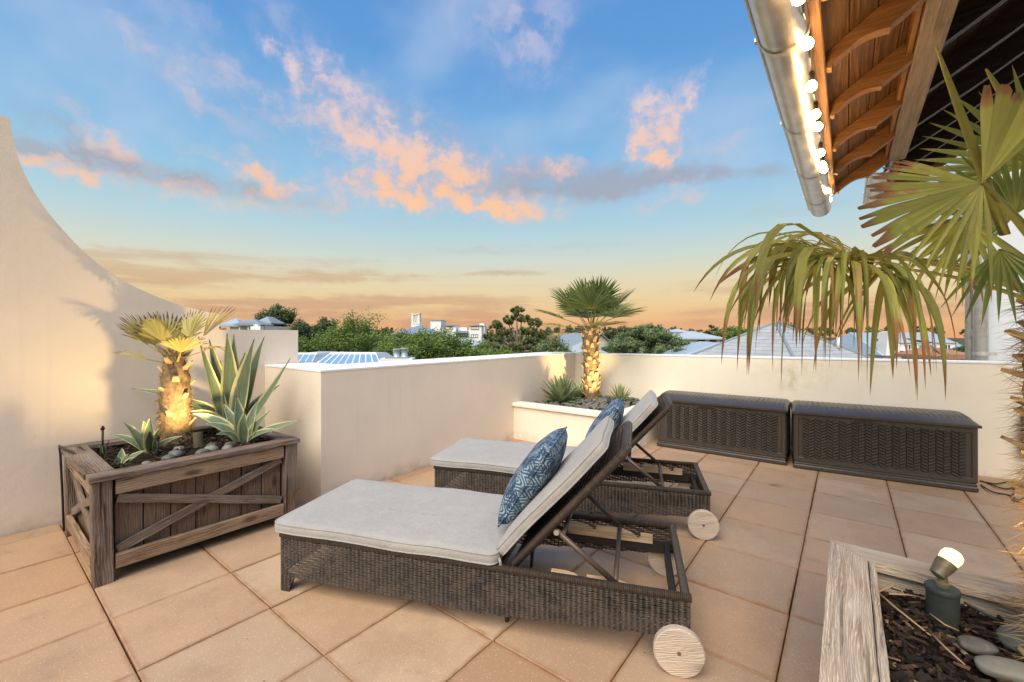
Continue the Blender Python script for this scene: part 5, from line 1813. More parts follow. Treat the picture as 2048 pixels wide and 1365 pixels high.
# irrigation spikes
for (p, h_, lab) in (((-4.30, 0.635, 0.58), 0.175, 'black irrigation spike at the left end of the wooden planter'), ((-3.745, 0.83, 0.58), 0.15, 'black irrigation spike in front of the floodlit palm trunk')):
    e = empty('irrigation_spike', p, lab, 'spike')
    MB().tube([(0, 0, -0.03), (0, 0, h_)], 0.0065, 8).build('stem', MAT['black_plastic'], e, 'all')
    m = MB().lathe([(0.012, h_ - 0.01), (0.013, h_ + 0.004), (0.006, h_ + 0.010), (0.006, h_ + 0.02)], 10)
    m.box((0.012, 0, h_ + 0.012), (0.03, 0.012, 0.008))
    m.build('nozzle', MAT['black_plastic'], e, 40)
MB().tube([(-4.02, 0.50, 0.600), (-4.15, 0.455, 0.650), (-4.38, 0.43, 0.648), (-4.495, 0.435, 0.64), (-4.50, 0.44, 0.58), (-4.50, 0.45, 0.3), (-4.52, 0.46, 0.006)], 0.007, 8).build('irrigation_hose', MAT['black_plastic'], smooth='all',
    label='thin black hose over the left rim of the wooden planter', cat='hose')

# cables on the floor by the rear wall
for k, (pts, lab) in enumerate((([(1960, 962), (1990, 968), (2020, 964), (2048, 975), (2090, 985)], 'dark green cable loop nearest the rear wall'), ([(1962, 970), (1985, 984), (2015, 990), (2040, 1000), (2060, 985), (2035, 972)], 'dark green cable loop in front of the others'),
                                ([(1975, 966), (2010, 978), (2045, 972), (2080, 990)], 'dark green cable crossing the loops by the storage box'), ([(2030, 975), (2028, 998), (2050, 1008), (2080, 1000)], 'dark green cable end hanging out from the tangle'))):
    q = []
    for i, (u_, v_) in enumerate(pts):
        d = view(u_, v_, 1.0) - EYE
        q.append(EYE + d * ((0.008 + 0.012 * (i % 2) - EYE.z) / d.z))
    # smooth the course
    c_ = []
    for i in range(len(q) - 1):
        p0, p1, p2, p3 = q[max(i - 1, 0)], q[i], q[i + 1], q[min(i + 2, len(q) - 1)]
        for t_ in range(6):
            s_ = t_ / 6
            c_.append(0.5 * ((2 * p1) + (p2 - p0) * s_ + (2 * p0 - 5 * p1 + 4 * p2 - p3) * s_ ** 2 + (3 * p1 - p0 - 3 * p2 + p3) * s_ ** 3))
    c_.append(q[-1])
    MB().tube(c_, 0.0065, 6).build('cable', MAT['rubber_cable'], smooth='all', label=lab, cat='cable')
p = V(2048, 868, YB)
MB().box((0, 0, 0), (0.10, 0.09, 0.40), b=0.008).build('outlet_box', MAT['black_plastic'], M=Matrix.Translation((p.x + 0.03, YB - 0.047, p.z)), label='black electrical box on the rear parapet behind the palm trunk', cat='box')
# two fallen leaves
for (u_, v_, L_, rz, lab) in ((1552, 971, 0.10, 0.1, 'single narrow green leaf fallen on the paving'), (1629, 968, 0.045, 1.9, 'small green leaf caught in a paving joint')):
    d = view(u_, v_, 1.0) - EYE
    p = EYE + d * ((0.008 - EYE.z) / d.z)
    m = MB()
    agave_leaf(m, (-L_ / 2, 0, 0), (0, 0, 0.012), (L_ / 2, 0, 0.004), L_ * 0.2, (0, 0, 1), 0.2, 0.03)
    m.build('fallen_leaf', MAT['palm_green'], smooth=True, M=Matrix.Translation(p) @ Matrix.Rotation(rz, 4, 'Z'), label=lab, cat='leaf')

# ================================================================ the neighbourhood below the terrace
GZ = -9.0
n = new_mat('ground_grass', 0.95, 0.1)
n.put(n.bsdf.inputs['Base Color'], n.ramp(n.noise(n.obj, 0.15, 6, 0.6), [(0.35, (0.045, 0.06, 0.025)), (0.65, (0.12, 0.11, 0.07))]))
MAT['ground_grass'] = n.mat
m = MB()
m.add([(-1500, -1500, GZ), (1500, -1500, GZ), (1500, 1500, GZ), (-1500, 1500, GZ)], [(0, 1, 2, 3)])
m.build('ground', MAT['ground_grass'], kind='structure')
# the building that carries the terrace
b = MB().box((-1.0, 2.4, GZ / 2 - 0.32), (8.1, 8.9, -GZ - 0.66))
b.build('building_base', MAT['stucco_cream'], label='cream stucco storeys of the building under the terrace', cat='building')


def foliage(name, dark, mid, light, trans=0.25):
    n = new_mat(name, 0.6, 0.25)
    s = attr(n, 's')
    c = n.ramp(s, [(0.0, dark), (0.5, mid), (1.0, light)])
    n.put(n.bsdf.inputs['Base Color'], c)
    tr = n.n('BsdfTranslucent', {'Color': c})
    mx = n.n('MixShader', {0: trans, 1: n.bsdf.outputs[0], 2: tr.outputs[0]})
    out = [q for q in n.nt.nodes if q.type == 'OUTPUT_MATERIAL'][0]
    n.nt.links.new(mx.outputs[0], out.inputs[0])
    MAT[name] = n.mat


foliage('leaf_oak', (0.07, 0.115, 0.03), (0.145, 0.22, 0.052), (0.24, 0.33, 0.085), 0.35)
foliage('leaf_dark', (0.045, 0.068, 0.028), (0.085, 0.122, 0.048), (0.14, 0.175, 0.07))
foliage('leaf_pine', (0.11, 0.14, 0.055), (0.21, 0.25, 0.095), (0.32, 0.34, 0.145), 0.4)
foliage('leaf_grey', (0.085, 0.13, 0.055), (0.165, 0.225, 0.095), (0.27, 0.32, 0.15), 0.35)
plain('tree_bark', (0.17, 0.125, 0.09), 0.9, 0.1, 0, 0.35, 3, 0.5)
plain('pale_bark', (0.30, 0.235, 0.18), 0.9, 0.1, 0, 0.3, 3, 0.5)
plain('window_glass', (0.035, 0.045, 0.055), 0.12, 0.6)
plain('lit_glass', (0.35, 0.26, 0.15), 0.2, 0.5)
plain('roof_metal', (0.30, 0.345, 0.385), 0.45, 0.4, 0.3, 0.08, 1.5)
plain('roof_pale', (0.47, 0.53, 0.58), 0.45, 0.4, 0.2, 0.06, 1.5)
plain('roof_slate', (0.36, 0.375, 0.39), 0.6, 0.3, 0.0, 0.14, 2.5)
plain('roof_blue', (0.40, 0.50, 0.60), 0.35, 0.5, 0.2, 0.06, 1.5)
plain('skylight_glass', (0.25, 0.42, 0.60), 0.08, 0.8, 0.3, 0.05, 1.0, 0)
plain('white_paint', (0.80, 0.80, 0.78), 0.6, 0.3, 0, 0.05, 2, 0.1)
plain('dark_frame', (0.05, 0.04, 0.035), 0.5)
plain('clay_tile', (0.34, 0.18, 0.11), 0.8, 0.2, 0, 0.25, 8)


def ZV(v, D):
    return 1.45 + (668 - v) / 857.9 * D


def LU(u, D):
    return (u - 1024) / 857.9 * D


def at(r, d, z=0.0):
    return VF * d + VR * r + Vector((0, 0, z))


def leaf_cloud(m, c, rx, ry, rz, clumps, per, size, rg, shape=0.0, flatc=1.0, needle=False, limbs=None):
    """foliage as many small blades gathered in clumps spread through an ellipsoid"""
    c = Vector(c)
    for k in range(clumps):
        while True:
            d = Vector((rg.uniform(-1, 1), rg.uniform(-1, 1), rg.uniform(-0.9, 1)))
            if 0.25 < d.length < 1.0:
                break
        d = d * (0.72 + 0.28 * rg.random()) * (1 + 0.32 * mnoise.noise(d * 2.2 + Vector((c.x, c.y, shape))))
        p = c + VR * (d.x * rx) + VF * (d.y * ry) + Vector((0, 0, d.z * rz))
        if limbs is not None:
            limbs.append(p)
        cr = min(rx, rz) * rg.uniform(0.26, 0.50)
        cr *= 0.6 if needle else 1.0
        tone = rg.gauss(0.45, 0.16)
        for _ in range(per):
            o = Vector((rg.gauss(0, 1), rg.gauss(0, 1), rg.gauss(0, 1))).normalized()
            q = p + Vector((o.x * cr, o.y * cr, o.z * cr * flatc)) * (0.15 + 1.0 * rg.random() ** 0.7)
            t1 = (o + Vector((rg.gauss(0, .7), rg.gauss(0, .7), rg.gauss(0, .7)))).orthogonal().normalized()
            t2 = (t1.cross(o) + Vector((0, 0, rg.uniform(-.4, .4)))).normalized()
            s_ = size * rg.uniform(0.6, 1.35)
            w = 0.18 if needle else 0.55
            if needle:
                t1 = (o + Vector((0, 0, 0.5))).normalized()
                t2 = t1.orthogonal()
            m.add([q - t1 * s_ * .5, q + t2 * s_ * w * .5, q + t1 * s_ * .5, q - t2 * s_ * w * .5], [(0, 1, 2, 3)], s=min(1, max(0, tone + rg.gauss(0, .17) + 0.18 * o.z)))


def tree(name, label, u, D, vtop, vbot, wpx, mat, seed, clumps=60, per=60, size=None, group='trees of the neighbourhood', parts=None, bark='tree_bark', needle=False, ry=None, flatc=1.0):
    rg = random.Random(seed)
    zt, zb = ZV(vtop, D), ZV(vbot, D)
    r = wpx / 857.9 * D / 2
    base = at(LU(u, D), D, GZ)
    e = empty(name, base, label, 'tree', group)
    size = size or 0.0050 * D
    per = int(per * 1.7)
    m, limbs = MB(), []
    zc, rz = (zt + zb) / 2, (zt - zb) / 2
    Om = Vector((0, 0, 0)) - base
    if parts:
        for (du, v0, hw, hv, q) in parts:
            leaf_cloud(m, at(LU(u + du, D), D, ZV(v0, D)) + Om, hw / 857.9 * D, hw / 857.9 * D, hv / 857.9 * D, int(clumps * q), per, size, rg, seed, flatc, needle, limbs)
    else:
        leaf_cloud(m, Vector((0, 0, zc - GZ)), r, ry or r, rz, clumps, per, size, rg, seed, flatc, needle, limbs)
    m.build('crown', MAT[mat], e)
    m = MB()
    tr_ = min(0.35, 0.07 * r + 0.12)
    top = Vector((0, 0, zc - GZ))
    fork = Vector((rg.uniform(-.2, .2) * r, 0, max(1.5, (zb - GZ) - 0.4 * r)))
    m.tube([(0, 0, 0), fork * 0.5 + Vector((0.1 * r, 0, 0)), fork, top], [tr_ * 1.3, tr_, tr_ * .8, tr_ * .25], 9)
    for p in limbs[::max(1, len(limbs) // 26)]:
        q = rg.uniform(0.0, 0.7)
        st = fork.lerp(top, q)
        mid = st.lerp(p, 0.5) + Vector((0, 0, 0.12 * (p - st).length))
        m.tube([st, mid, p], [tr_ * .38, tr_ * .2, tr_ * .06], 5)
    m.build('trunk', MAT[bark], e, 'all')
    return e


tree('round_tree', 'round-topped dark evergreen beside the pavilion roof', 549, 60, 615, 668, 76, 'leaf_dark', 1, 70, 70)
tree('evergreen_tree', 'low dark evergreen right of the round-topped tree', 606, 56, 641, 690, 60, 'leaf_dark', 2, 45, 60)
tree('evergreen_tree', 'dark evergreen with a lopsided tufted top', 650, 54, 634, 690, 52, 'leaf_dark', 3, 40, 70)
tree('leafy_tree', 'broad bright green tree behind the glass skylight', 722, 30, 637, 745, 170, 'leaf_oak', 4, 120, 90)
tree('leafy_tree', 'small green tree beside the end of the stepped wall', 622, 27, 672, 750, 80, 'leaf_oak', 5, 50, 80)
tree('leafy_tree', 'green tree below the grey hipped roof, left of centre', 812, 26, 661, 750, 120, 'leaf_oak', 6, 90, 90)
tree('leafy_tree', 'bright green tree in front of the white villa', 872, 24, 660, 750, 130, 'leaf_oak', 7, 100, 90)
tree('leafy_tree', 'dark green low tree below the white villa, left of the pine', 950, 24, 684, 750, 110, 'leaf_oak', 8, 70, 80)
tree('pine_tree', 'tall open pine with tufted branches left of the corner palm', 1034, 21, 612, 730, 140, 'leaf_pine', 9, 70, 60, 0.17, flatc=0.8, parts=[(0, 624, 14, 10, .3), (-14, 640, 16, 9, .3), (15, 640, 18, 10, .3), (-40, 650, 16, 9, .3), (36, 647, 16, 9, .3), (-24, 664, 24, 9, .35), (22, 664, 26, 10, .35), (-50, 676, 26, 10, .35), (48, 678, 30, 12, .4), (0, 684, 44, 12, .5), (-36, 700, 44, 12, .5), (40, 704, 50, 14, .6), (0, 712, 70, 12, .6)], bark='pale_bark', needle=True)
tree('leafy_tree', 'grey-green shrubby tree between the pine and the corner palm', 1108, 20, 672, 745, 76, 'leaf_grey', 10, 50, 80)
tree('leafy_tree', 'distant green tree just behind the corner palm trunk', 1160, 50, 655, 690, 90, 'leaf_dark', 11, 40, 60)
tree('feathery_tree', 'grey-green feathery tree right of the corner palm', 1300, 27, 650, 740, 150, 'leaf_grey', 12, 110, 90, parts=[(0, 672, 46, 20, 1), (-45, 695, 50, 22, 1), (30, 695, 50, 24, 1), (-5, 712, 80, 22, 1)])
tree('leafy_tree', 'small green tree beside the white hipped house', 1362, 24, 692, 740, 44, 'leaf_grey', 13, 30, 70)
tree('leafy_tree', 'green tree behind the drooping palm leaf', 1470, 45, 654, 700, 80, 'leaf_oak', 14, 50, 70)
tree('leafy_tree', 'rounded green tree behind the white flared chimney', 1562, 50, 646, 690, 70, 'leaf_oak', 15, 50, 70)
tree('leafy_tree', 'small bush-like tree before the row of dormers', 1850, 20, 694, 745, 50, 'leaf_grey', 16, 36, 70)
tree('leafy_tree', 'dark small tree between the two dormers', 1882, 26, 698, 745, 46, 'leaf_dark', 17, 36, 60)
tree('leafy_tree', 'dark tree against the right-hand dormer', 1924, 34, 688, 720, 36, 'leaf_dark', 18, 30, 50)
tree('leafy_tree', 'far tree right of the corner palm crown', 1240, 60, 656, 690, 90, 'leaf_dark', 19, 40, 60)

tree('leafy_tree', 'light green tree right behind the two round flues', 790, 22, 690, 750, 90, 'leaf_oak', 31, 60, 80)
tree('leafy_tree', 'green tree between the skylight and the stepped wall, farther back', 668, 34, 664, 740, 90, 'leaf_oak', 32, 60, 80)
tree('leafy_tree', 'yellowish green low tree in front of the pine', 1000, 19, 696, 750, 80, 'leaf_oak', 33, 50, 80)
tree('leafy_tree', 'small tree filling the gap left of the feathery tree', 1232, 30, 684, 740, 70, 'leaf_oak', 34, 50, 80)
# far woods along the horizon: one mass of crowns
rg = random.Random(77)
m = MB()
for k in range(150):
    a = -62 + 124 * k / 149 + rg.uniform(-.6, .6)
    D = rg.uniform(150, 260)
    r = math.tan(R(a)) * D
    v = 662 - rg.uniform(0, 7) - (2 if a > 0 else 0)
    leaf_cloud(m, at(r, D, ZV(v + 8, D)), D * 0.018, D * 0.01, D * 0.011, 10, 30, 0.0042 * D, rg, k)
m.build('far_woods', MAT['leaf_dark'], kind='stuff', label='dark line of distant woods along the horizon', cat='woods')


# ---------------------------------------------------------------- buildings
def hip_roof(m, x0, x1, y0, y1, ze, zr, over=0.25, ridge=None, th=0.12):
    """hipped roof over a rectangle; ridge shortens along the longer side"""
    x0 -= over; x1 += over; y0 -= over; y1 += over
    w, d = x1 - x0, y1 - y0
    if w >= d:
        k = d / 2 if ridge is None else ridge
        a, b_ = (x0 + k, (y0 + y1) / 2, zr), (x1 - k, (y0 + y1) / 2, zr)
    else:
        k = w / 2 if ridge is None else ridge
        a, b_ = ((x0 + x1) / 2, y0 + k, zr), ((x0 + x1) / 2, y1 - k, zr)
    e = [(x0, y0, ze), (x1, y0, ze), (x1, y1, ze), (x0, y1, ze)]
    lo = [(p[0], p[1], ze - th) for p in e]
    vs_ = e + lo + [a, b_]
    if w >= d:
        fs = [(0, 1, 9, 8), (1, 2, 9), (2, 3, 8, 9), (3, 0, 8)]
    else:
        fs = [(0, 1, 8), (1, 2, 9, 8), (2, 3, 9), (3, 0, 8, 9)]
    fs += [(4, 5, 1, 0), (5, 6, 2, 1), (6, 7, 3, 2), (7, 4, 0, 3), (7, 6, 5, 4)]
    m.add(vs_, fs)
    return e, a, b_


def seams(m, p0, p1, q0, q1, count, r):
    """raised seams from the eave line p0-p1 up to the line q0-q1"""
    p0, p1, q0, q1 = map(Vector, (p0, p1, q0, q1))
    for k in range(count):
        s_ = (k + 0.5) / count
        m.tube([p0.lerp(p1, s_) + Vector((0, 0, .02)), q0.lerp(q1, s_) + Vector((0, 0, .02))], r, 4)


def house_frame(u, D, yaw=0.0):
    return Matrix.Translation(at(LU(u, D), D, 0)) @ Matrix.Rotation(YAW + yaw, 4, 'Z')


def place(e, M):
    e.matrix_world = M
    return e


def window(parent, x, y, z, w, h, cols=1, frame_m='white_paint', glass='window_glass', M=None):
    f_ = MB()
    t_ = 0.05
    f_.box((x - w / 2 - t_ / 2, y, z), (t_, 0.10, h + 2 * t_)).box((x + w / 2 + t_ / 2, y, z), (t_, 0.10, h + 2 * t_))
    f_.box((x, y, z + h / 2 + t_ / 2), (w, 0.10, t_)).box((x, y - 0.01, z - h / 2 - t_ / 2), (w, 0.14, t_))
    for k in range(1, cols):
        f_.box((x - w / 2 + w * k / cols, y + 0.005, z), (0.05, 0.07, h))
    o = f_.build('window', MAT[frame_m], parent)
    for k in range(cols):
        MB().box((x - w / 2 + w * (k + .5) / cols, y + 0.02, z), (w / cols - 0.05, 0.03, h)).build('pane', MAT[glass], o)
    return o


def px(D):
    return D / 857.9


# pavilion house at the left
D = 45
s_ = px(D)
e = place(empty('pavilion_house', (0, 0, 0), 'grey hip-roofed pavilion peeping over the stepped left wall', 'house'), house_frame(478, D))
m = MB().box((0, 4.0, (ZV(652, D) + GZ) / 2), (74 * s_, 5.0, ZV(652, D) - GZ)); m.build('wall', MAT['stucco_cream'], e)
m = MB(); hip_roof(m, -6 * s_, 24 * s_, 3.6, 6.2, ZV(644, D), ZV(630, D), 0.2); m.build('roof', MAT['roof_metal'], e)
m = MB(); q, a_, b_ = hip_roof(m, -14 * s_, 33 * s_, 0.6, 3.0, ZV(649, D), ZV(637, D), 0.15); seams(m, q[0], q[1], (a_[0] - .3, a_[1], a_[2] - .1), (b_[0] + .3, b_[1], b_[2] - .1), 13, 0.025); m.build('roof', MAT['roof_metal'], e)
m = MB(); q, a_, b_ = hip_roof(m, -56 * s_, -12 * s_, 1.2, 3.5, ZV(651, D), ZV(636, D), 0.1); seams(m, q[0], q[1], (a_[0] - .3, a_[1], a_[2] - .1), (b_[0] + .3, b_[1], b_[2] - .1), 12, 0.025); m.build('roof', MAT['roof_blue'], e)
for k in (-8, 10, 28):
    MB().box((k * s_, 0.8, ZV(656, D)), (0.14, 0.14, 13 * s_)).build('column', MAT['white_paint'], e)
MB().box((34 * s_, 0.2, ZV(657, D)), (20 * s_, 0.6, 8 * s_)).box((34 * s_, 0.2, ZV(652, D)), (8 * s_, 0.5, 6 * s_)).build('chimney', MAT['white_paint'], e)

# glazed roof lantern just beyond the parapet
D = 11.0
s_ = px(D)
e = place(empty('glass_skylight', (0, 0, 0), 'long pale blue glazed roof lantern just beyond the side parapet', 'skylight'), house_frame(690, D, R(-4)))
zb, zt_ = ZV(732, D), ZV(709, D)
x0, x1 = -64 * s_, 74 * s_
MB().box(((x0 + x1) / 2 - 0.5, 1.0, zb - 2.0), (x1 - x0 + 1.6, 2.6, 4.0)).build('base_wall', MAT['white_paint'], e)
xi0, xi1 = x0 + 0.22, x1 - 0.30
yy = 0.0
nP = 9
fr_ = MB()
for k in range(nP + 1):
    q = k / nP
    fr_.tube([(x0 + (x1 - x0) * q, yy, zb), (xi0 + (xi1 - xi0) * q, yy + 0.42, zt_)], 0.016, 4)
fr_.tube([(x0, yy, zb), (x1, yy, zb)], 0.022, 5).tube([(xi0, yy + .42, zt_), (xi1, yy + .42, zt_)], 0.034, 5)
fr_.tube([(x0, yy, zb), (x0, yy + 1.6, zb)], 0.022, 5).tube([(x1, yy, zb), (x1, yy + 1.6, zb)], 0.022, 5)
fr_.build('glazing_bars', MAT['white_paint'], e)
for k in range(nP):
    q0_, q1_ = (k + 0.04) / nP, (k + 0.96) / nP
    m = MB()
    m.add([(x0 + (x1 - x0) * q0_, yy + .005, zb), (x0 + (x1 - x0) * q1_, yy + .005, zb), (xi0 + (xi1 - xi0) * q1_, yy + 0.425, zt_), (xi0 + (xi1 - xi0) * q0_, yy + 0.425, zt_)], [(0, 1, 2, 3)])
    m.build('pane', MAT['skylight_glass'], e)
m = MB()
m.add([(x0, 0, zb), (x0, 1.6, zb), (xi0, 1.2, zt_), (xi0, .42, zt_), (x1, 0, zb), (x1, 1.6, zb), (xi1, 1.2, zt_), (xi1, .42, zt_), ((xi0 + xi1) / 2 - .5, .8, zt_ + 0.03)],
      [(0, 3, 2, 1), (4, 5, 6, 7), (1, 2, 6, 5), (3, 7, 8), (7, 6, 8), (6, 2, 8), (2, 3, 8)])
m.build('roof', MAT['roof_pale'], e)
m = MB()
seams(m, (x0, 0.1, zb), (x0, 1.5, zb), (xi0, .48, zt_), (xi0, 1.15, zt_), 7, 0.012)
m.build('seam_strips', MAT['white_paint'], e)
e = place(empty('glass_skylight', (0, 0, 0), 'small glazed lantern half hidden by the stepped wall', 'skylight'), house_frame(606, D + 0.5, R(-4)))
m = MB()
zb2, zt2 = ZV(724, D + .5), ZV(709, D + .5)
MB().box((0, 1.0, zb2 - 2), (0.9, 1.6, 4.0)).build('base_wall', MAT['white_paint'], e)
fr_ = MB()
for k in range(4):
    q = k / 3
    fr_.tube([(-.3 + .55 * q, 0, zb2), (-.3 + .50 * q, .3, zt2)], 0.014, 4)
fr_.tube([(-.34, .3, zt2), (.24, .3, zt2)], 0.03, 5)
fr_.build('glazing_bars', MAT['white_paint'], e)
for k in range(3):
    MB().add([(-.3 + .55 * (k + .05) / 3, .004, zb2), (-.3 + .55 * (k + .95) / 3, .004, zb2), (-.3 + .5 * (k + .95) / 3, .304, zt2), (-.3 + .5 * (k + .05) / 3, .304, zt2)], [(0, 1, 2, 3)]).build('pane', MAT['skylight_glass'], e)
MB().add([(-.3, .3, zt2), (.2, .3, zt2), (.25, 1.4, zt2 + .02), (-.3, 1.4, zt2 + .02), (.26, 0, zb2), (.45, 1.5, zb2)], [(0, 1, 2, 3), (1, 4, 5, 2)]).build('roof', MAT['roof_pale'], e)

# flue vents on a white plinth
D = 10.5
s_ = px(D)
pl_ = place(empty('roof_plinth', (0, 0, 0), 'low white plinth carrying two round flues beyond the parapet', 'plinth'), house_frame(792, D, R(6)))
MB().box((0, .3, ZV(722, D) - .6), (64 * s_, .6, 1.3)).build('plinth_body', MAT['white_paint'], pl_)
MB().box((0, .3, ZV(716.5, D)), (44 * s_, .5, 0.03)).build('plinth_cap', MAT['roof_metal'], pl_)
for u_, v_, lab in ((787, 699, 'left one of the two round metal flues'), (803, 697, 'right one of the two round metal flues')):
    e = place(empty('roof_flue', (0, 0, 0), lab + ' beyond the parapet', 'flue', 'roof flues'), Matrix.Translation(at(LU(u_, D), D + .3, ZV(716, D))))
    h_ = (716 - v_) * s_
    MB().lathe([(0.095, 0), (0.085, .02), (0.078, .03), (0.078, h_ * .55)], 18).build('flue_pipe', MAT['roof_blue'], e, 40)
    MB().lathe([(0.09, h_ * .55), (0.098, h_ * .6), (0.098, h_ * .9), (0.09, h_ * .92)], 18).build('flue_cage', MAT['galvanised'], e, 40)
    MB().lathe([(0.104, h_ * .92), (0.104, h_ * .97), (0.06, h_)], 18).build('flue_cap', MAT['roof_pale'], e, 40)

# grey hipped roof and the white lattice tower
D = 58
s_ = px(D)
e = place(empty('hipped_house', (0, 0, 0), 'house with a grey seamed hip roof behind the bright green trees', 'house'), house_frame(825, D))
MB().box((0, 3, (ZV(668, D) + GZ) / 2), (86 * s_, 6, ZV(668, D) - GZ)).build('wall', MAT['stucco_white'], e)
m = MB(); q, a_, b_ = hip_roof(m, -40 * s_, 50 * s_, 0, 6, ZV(668, D), ZV(650, D), .3); seams(m, q[0], q[1], (a_[0] - 1, a_[1], a_[2] - .3), (b_[0] + 1, b_[1], b_[2] - .3), 24, .03); m.build('roof', MAT['roof_metal'], e)
D = 66
s_ = px(D)
e = place(empty('lattice_tower', (0, 0, 0), 'slim white lattice tower above the grey hip roof', 'tower'), house_frame(831, D))
MB().box((0, 0.6, (ZV(648, D) + GZ) / 2), (1.3, 1.3, ZV(648, D) - GZ)).build('tower_base', MAT['white_paint'], e)
for sx in (-1, 1):
    for sy in (0, 1):
        MB().box((sx * 6.5 * s_, sy * 1.0 + .1, ZV(639, D)), (0.24, 0.24, 20 * s_)).build('post', MAT['white_paint'], e)
for k in range(4):
    MB().box((-3.9 * s_ + 2.6 * s_ * k, .12, ZV(639, D)), (0.09, 0.09, 18 * s_)).build('slat', MAT['white_paint'], e)
MB().box((0, .6, ZV(648.5, D)), (15 * s_, 1.3, 2.4 * s_)).build('sill', MAT['white_paint'], e)
MB().prism([(-9 * s_, ZV(628, D)), (-2 * s_, ZV(630.5, D)), (0, ZV(630, D)), (2 * s_, ZV(629.5, D)), (9 * s_, ZV(627.5, D)), (9 * s_, ZV(626.5, D)), (0, ZV(628.5, D)), (-9 * s_, ZV(627, D))], -.1, 1.3).build('tower_roof', MAT['white_paint'], e, fix=True)

# white villa
D = 66
s_ = px(D)
e = place(empty('white_villa', (0, 0, 0), 'white flat-roofed villa with dark windows above the trees', 'house'), house_frame(910, D))


def blk(u0, u1, v0, v1, y0=0.0, dp=5.0, mat='white_paint', nm='wall'):
    return MB().box((((u0 + u1) / 2 - 910) * s_, y0 + dp / 2, (ZV(v0, D) + ZV(v1, D)) / 2), ((u1 - u0) * s_, dp, (v1 - v0) * s_)).build(nm, MAT[mat], e)


zG = 668 + (1.45 - GZ) / s_
blk(861, 882, 642, zG); blk(860, 883, 640.6, 642, -.1, 5.2, 'roof_metal', 'roof_cap')
blk(882.2, 911, 652, zG, .4); blk(881, 912, 650.6, 652, .2, 5.2, 'roof_metal', 'roof_cap')
blk(911.2, 938, 661, zG, 1.0); blk(912, 930, 655, 661, 2.5, .2, 'white_paint', 'parapet')
blk(938.2, 963, 652, zG, .2); blk(937, 964, 650.8, 652, 0, 5.2, 'roof_metal', 'roof_cap')
blk(958, 968, 647, 652, 1.0, 3.0, 'white_paint', 'parapet'); blk(963.2, 969, 652, zG, 1.2)
window(e, (897 - 910) * s_, 0.40, ZV(656.5, D), 15 * s_, 4.6 * s_, 4, 'dark_frame')
window(e, (949.5 - 910) * s_, 0.20, ZV(656.5, D), 15 * s_, 4.6 * s_, 4, 'dark_frame')
window(e, (949 - 910) * s_, 0.20, ZV(672.5, D), 12 * s_, 5.0 * s_, 3, 'dark_frame', 'lit_glass')
window(e, (924 - 910) * s_, 1.00, ZV(670.5, D), 19 * s_, 5.0 * s_, 4, 'dark_frame', 'lit_glass')
MB().prism([((911 - 910) * s_, ZV(666.5, D)), ((936 - 910) * s_, ZV(666.5, D)), ((935 - 910) * s_, ZV(662, D)), ((912 - 910) * s_, ZV(662, D))], -.4, .95).build('awning_roof', MAT['roof_metal'], e, fix=True)
D = 44
s_ = px(D)
e = place(empty('white_cottage', (0, 0, 0), 'pale roof of a cottage among the trees below the white villa', 'house'), house_frame(930, D))
MB().box((0, 2, (ZV(690, D) + GZ) / 2), (58 * s_, 4, ZV(690, D) - GZ)).build('wall', MAT['stucco_white'], e)
m = MB(); hip_roof(m, -30 * s_, 32 * s_, 0, 4, ZV(690, D), ZV(677, D), .2); m.build('roof', MAT['roof_pale'], e)

# roofs to the right of the corner
D = 23
s_ = px(D)
e = place(empty('grey_roof_house', (0, 0, 0), 'house with a plain grey roof seen either side of the corner palm trunk', 'house'), house_frame(1165, D))
MB().box((0, 2.5, (ZV(708, D) + GZ) / 2), (90 * s_, 5, ZV(708, D) - GZ)).build('wall', MAT['stucco_white'], e)
m = MB(); hip_roof(m, -52 * s_, 56 * s_, 0, 5, ZV(710, D), ZV(684, D), .1, ridge=0.5); m.build('roof', MAT['roof_metal'], e)
D = 40
s_ = px(D)
e = place(empty('gabled_house', (0, 0, 0), 'small gabled house just right of the corner palm trunk', 'house'), house_frame(1198, D, R(35)))
MB().prism([(-1.6, GZ), (1.6, GZ), (1.6, ZV(688, D)), (0, ZV(669, D)), (-1.6, ZV(688, D))], 0, 5).build('wall', MAT['stucco_cream'], e, fix=True)
m = MB()
m.prism([(-1.75, ZV(690, D)), (0, ZV(668.5, D)), (1.75, ZV(690, D)), (1.75, ZV(688, D)), (0, ZV(666.5, D)), (-1.75, ZV(688, D))], -.25, 5.2); m.build('roof', MAT['roof_metal'], e, fix=True)
MB().box((1.4, 3, ZV(678, D)), (.5, .5, 1.1)).build('chimney', MAT['white_paint'], e)

D = 38
s_ = px(D)
e = place(empty('hipped_house', (0, 0, 0), 'white house with a pale grey hip roof and dark windows', 'house'), house_frame(1396, D, R(-8)))
MB().box((0, 2.2, (ZV(677, D) + GZ) / 2), (84 * s_, 4.4, ZV(677, D) - GZ)).build('wall', MAT['stucco_white'], e)
m = MB(); hip_roof(m, -42 * s_, 42 * s_, 0, 4.4, ZV(676.5, D), ZV(662, D), .35); m.build('roof', MAT['roof_pale'], e)
for x_, w_ in ((-38, 3), (6, 11), (28, 10)):
    window(e, x_ * s_, -.01, ZV(684, D), w_ * s_, (5 if w_ > 5 else 9) * s_, 1, 'dark_frame')
D = 75
s_ = px(D)
e = place(empty('white_house', (0, 0, 0), 'tiny pale roof above the feathery tree on the horizon', 'house'), house_frame(1362, D))
MB().box((0, 2, (ZV(664, D) + GZ) / 2), (30 * s_, 4, ZV(664, D) - GZ)).build('wall', MAT['stucco_white'], e)
m = MB(); hip_roof(m, -16 * s_, 16 * s_, 0, 4, ZV(664, D), ZV(658, D), .2); m.build('roof', MAT['roof_pale'], e)
D = 21
s_ = px(D)
